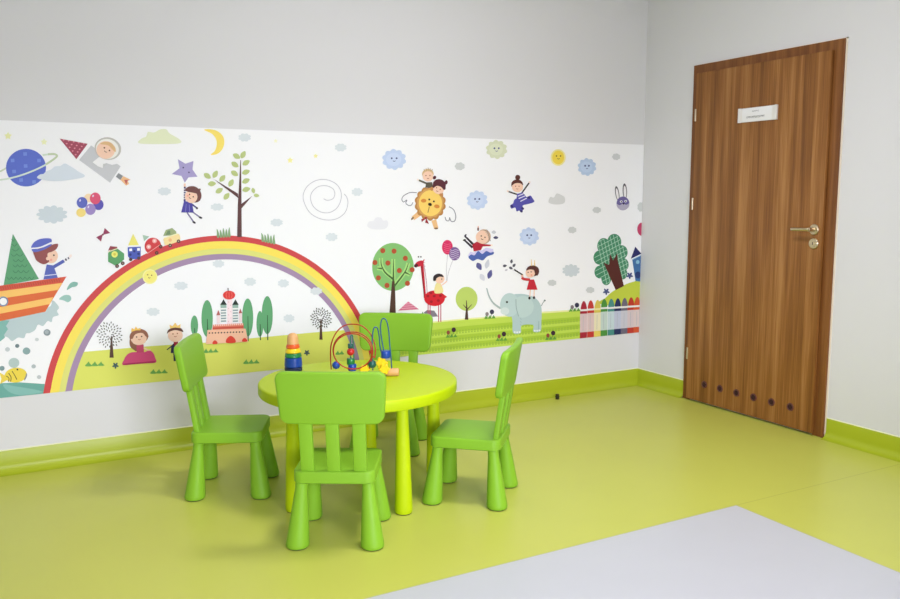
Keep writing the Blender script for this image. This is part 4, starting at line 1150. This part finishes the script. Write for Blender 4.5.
f.P('56261f', (615.4, 290), (623.6, 286), (617.4, 260.4), (617, 252.8), (612.8, 260.6), (609.7, 253.4), (608.8, 264.8), (603.2, 262.6)).done()
f = Fig('printed_house', 'blue house with a navy roof at the corner', 6)
f.P('4573a8', (632, 260), (648, 255), (648, 281), (635.2, 281)).L('a9cbe0', (631.6, 259.6), (648, 255), w=.9).E('8fc0d8', 637.4, 262, 1.8, 2, 0, 12).E('2c3e74', 637.6, 275, 2.8, 3.6, 0, 14).P('282c66', (630.4, 258.8), (635, 246.6), (648, 253), (648, 253.6)).done()
Fig('printed_balloon', 'red balloon cut by the corner').E('c4446a', 641.6, 229.2, 4.6, 6.6, 0, 24).done()
# --- crayons
cr_ = [(147, 120, 'a8283a'), (223, 112, 'c83c34'), (298, 108, 'dcc858'), (370, 97, '4c923e'), (447, 95, '4a8f86'), (518, 90, '26305c'), (592, 86, '6e6878'), (663, 80, 'be3828'), (730, 76, 'd25830')]
tint = ['d9c2c2', 'dcc4c0', 'ece4bc', 'c4d6cc', 'c6d8da', 'c0c6d8', 'cbcad2', 'd6c6c6', 'dccac4']
names = ['dark red', 'bright red', 'yellow', 'green', 'teal', 'navy', 'grey', 'red, second from the corner', 'orange']
for i, (cx, ty, h) in enumerate(cr_):
    x0, x1 = 570 + (cx - 36.6 - i * .6) / 10.89, 570 + (cx + 36.6 - i * .6) / 10.89
    if i == 0: x0 -= .35
    xm = 570 + cx / 10.89
    t = i / 8
    Y = lambda v: 290 + v / 10.89
    sh, st_, bd, lo = ty + 92, ty + 112, ty + 140, 462 - 58 * t
    f = Fig('printed_crayon', 'crayon printed in ' + names[i], 8)
    f.P(tint[i], (x0, Y(st_)), (x1, Y(st_ - 5)), (x1 - .3, 342), (x0 - .3, 343))
    f.S(h, (xm - 2.9, Y(sh + 2)), (xm - 2.3, Y(ty + 38)), (xm - 1, Y(ty + 6)), (xm, Y(ty)), (xm + 1, Y(ty + 6)), (xm + 2.3, Y(ty + 36)), (xm + 2.8, Y(sh - 2)), n=3)
    f.P('eceae6' if i != 2 else 'efe6a4', (x0, Y(sh)), (x1, Y(sh - 5)), (x1, Y(st_ - 5)), (x0, Y(st_)))
    f.P(h, (x0, Y(st_)), (x1, Y(st_ - 5)), (x1, Y(bd - 5)), (x0, Y(bd)))
    f.L('aab0b8', (xm - .6, Y(bd + 20)), (xm - .8, Y(lo - 20)), w=.35)
    f.P(h if i != 2 else 'e8d264', (x0 - .2, Y(lo)), (x1 - .2, Y(lo - 6)), (x1 - .4, 342), (x0 - .4, 343))
    f.done()


# ------------------------------------------------------------------ light
def ceiling_light(x, y, label, power):
    r = empty('ceiling_light', (x, y, RH))
    tag(r, label, 'ceiling light', 'square ceiling panels')
    bm = new()
    for a, b in (((-.31, -.31, -.05), (-.29, .31, 0)), ((.29, -.31, -.05), (.31, .31, 0)), ((-.29, -.31, -.05), (.29, -.29, 0)), ((-.29, .29, -.05), (.29, .31, 0))):
        box(bm, a, b)
    link_mesh('housing', bm, WHITE_PVC, r, 0)
    bm = new()
    bm.faces.new([bm.verts.new(p) for p in ((-.29, -.29, -.03), (.29, -.29, -.03), (.29, .29, -.03), (-.29, .29, -.03))])
    link_mesh('diffuser', bm, DIFF, r, 0)
    ld = bpy.data.lights.new('ceiling_lamp', 'AREA')
    ld.shape = 'SQUARE'
    ld.size = 0.56
    ld.energy = power
    ld.color = (1.0, 0.975, 1.08)
    lo = bpy.data.objects.new('lamp', ld)
    COL.objects.link(lo)
    lo.parent = r
    lo.location = (0, 0, -.056)
DIFF = emit('lit_diffuser', (255, 252, 250), 2.0)
ceiling_light(-1.95, -2.0, 'square white ceiling panel light in the middle of the room', 30)
ceiling_light(-4.6, -4.0, 'square white ceiling panel light at the rear on the left', 8)
pd = bpy.data.lights.new('window_portal', 'AREA')
pd.shape = 'RECTANGLE'
pd.size = WX1 - WX0
pd.size_y = WZ1 - WZ0
pd.cycles.is_portal = True
po = bpy.data.objects.new('window_portal', pd)
COL.objects.link(po)
po.location = ((WX0 + WX1) / 2, RY0 - T - 0.01, (WZ0 + WZ1) / 2)
po.rotation_euler = (math.radians(90), 0, 0)   # -z of the lamp turned to +y, into the room
wd = bpy.data.worlds.new('daylight')
SC.world = wd
wd.use_nodes = True
bg = wd.node_tree.nodes['Background']
nt = wd.node_tree
tc = nt.nodes.new('ShaderNodeTexCoord')
sp_ = nt.nodes.new('ShaderNodeSeparateXYZ')
ramp = nt.nodes.new('ShaderNodeValToRGB')          # overcast sky above, darker ground below the horizon
nt.links.new(tc.outputs['Generated'], sp_.inputs[0])
nt.links.new(sp_.outputs['Z'], ramp.inputs['Fac'])
ramp.color_ramp.elements[0].position = 0.0
ramp.color_ramp.elements[0].color = (0.40, 0.395, 0.44, 1)
ramp.color_ramp.elements[1].position = 0.04
ramp.color_ramp.elements[1].color = (1.0, 0.985, 1.16, 1)
nt.links.new(ramp.outputs['Color'], bg.inputs['Color'])
bg.inputs['Strength'].default_value = 16.5

SC.view_settings.view_transform = 'Standard'
SC.view_settings.look = 'None'
SC.view_settings.gamma = 1.0
SC.view_settings.use_curve_mapping = False
SC.view_settings.exposure = 0.41
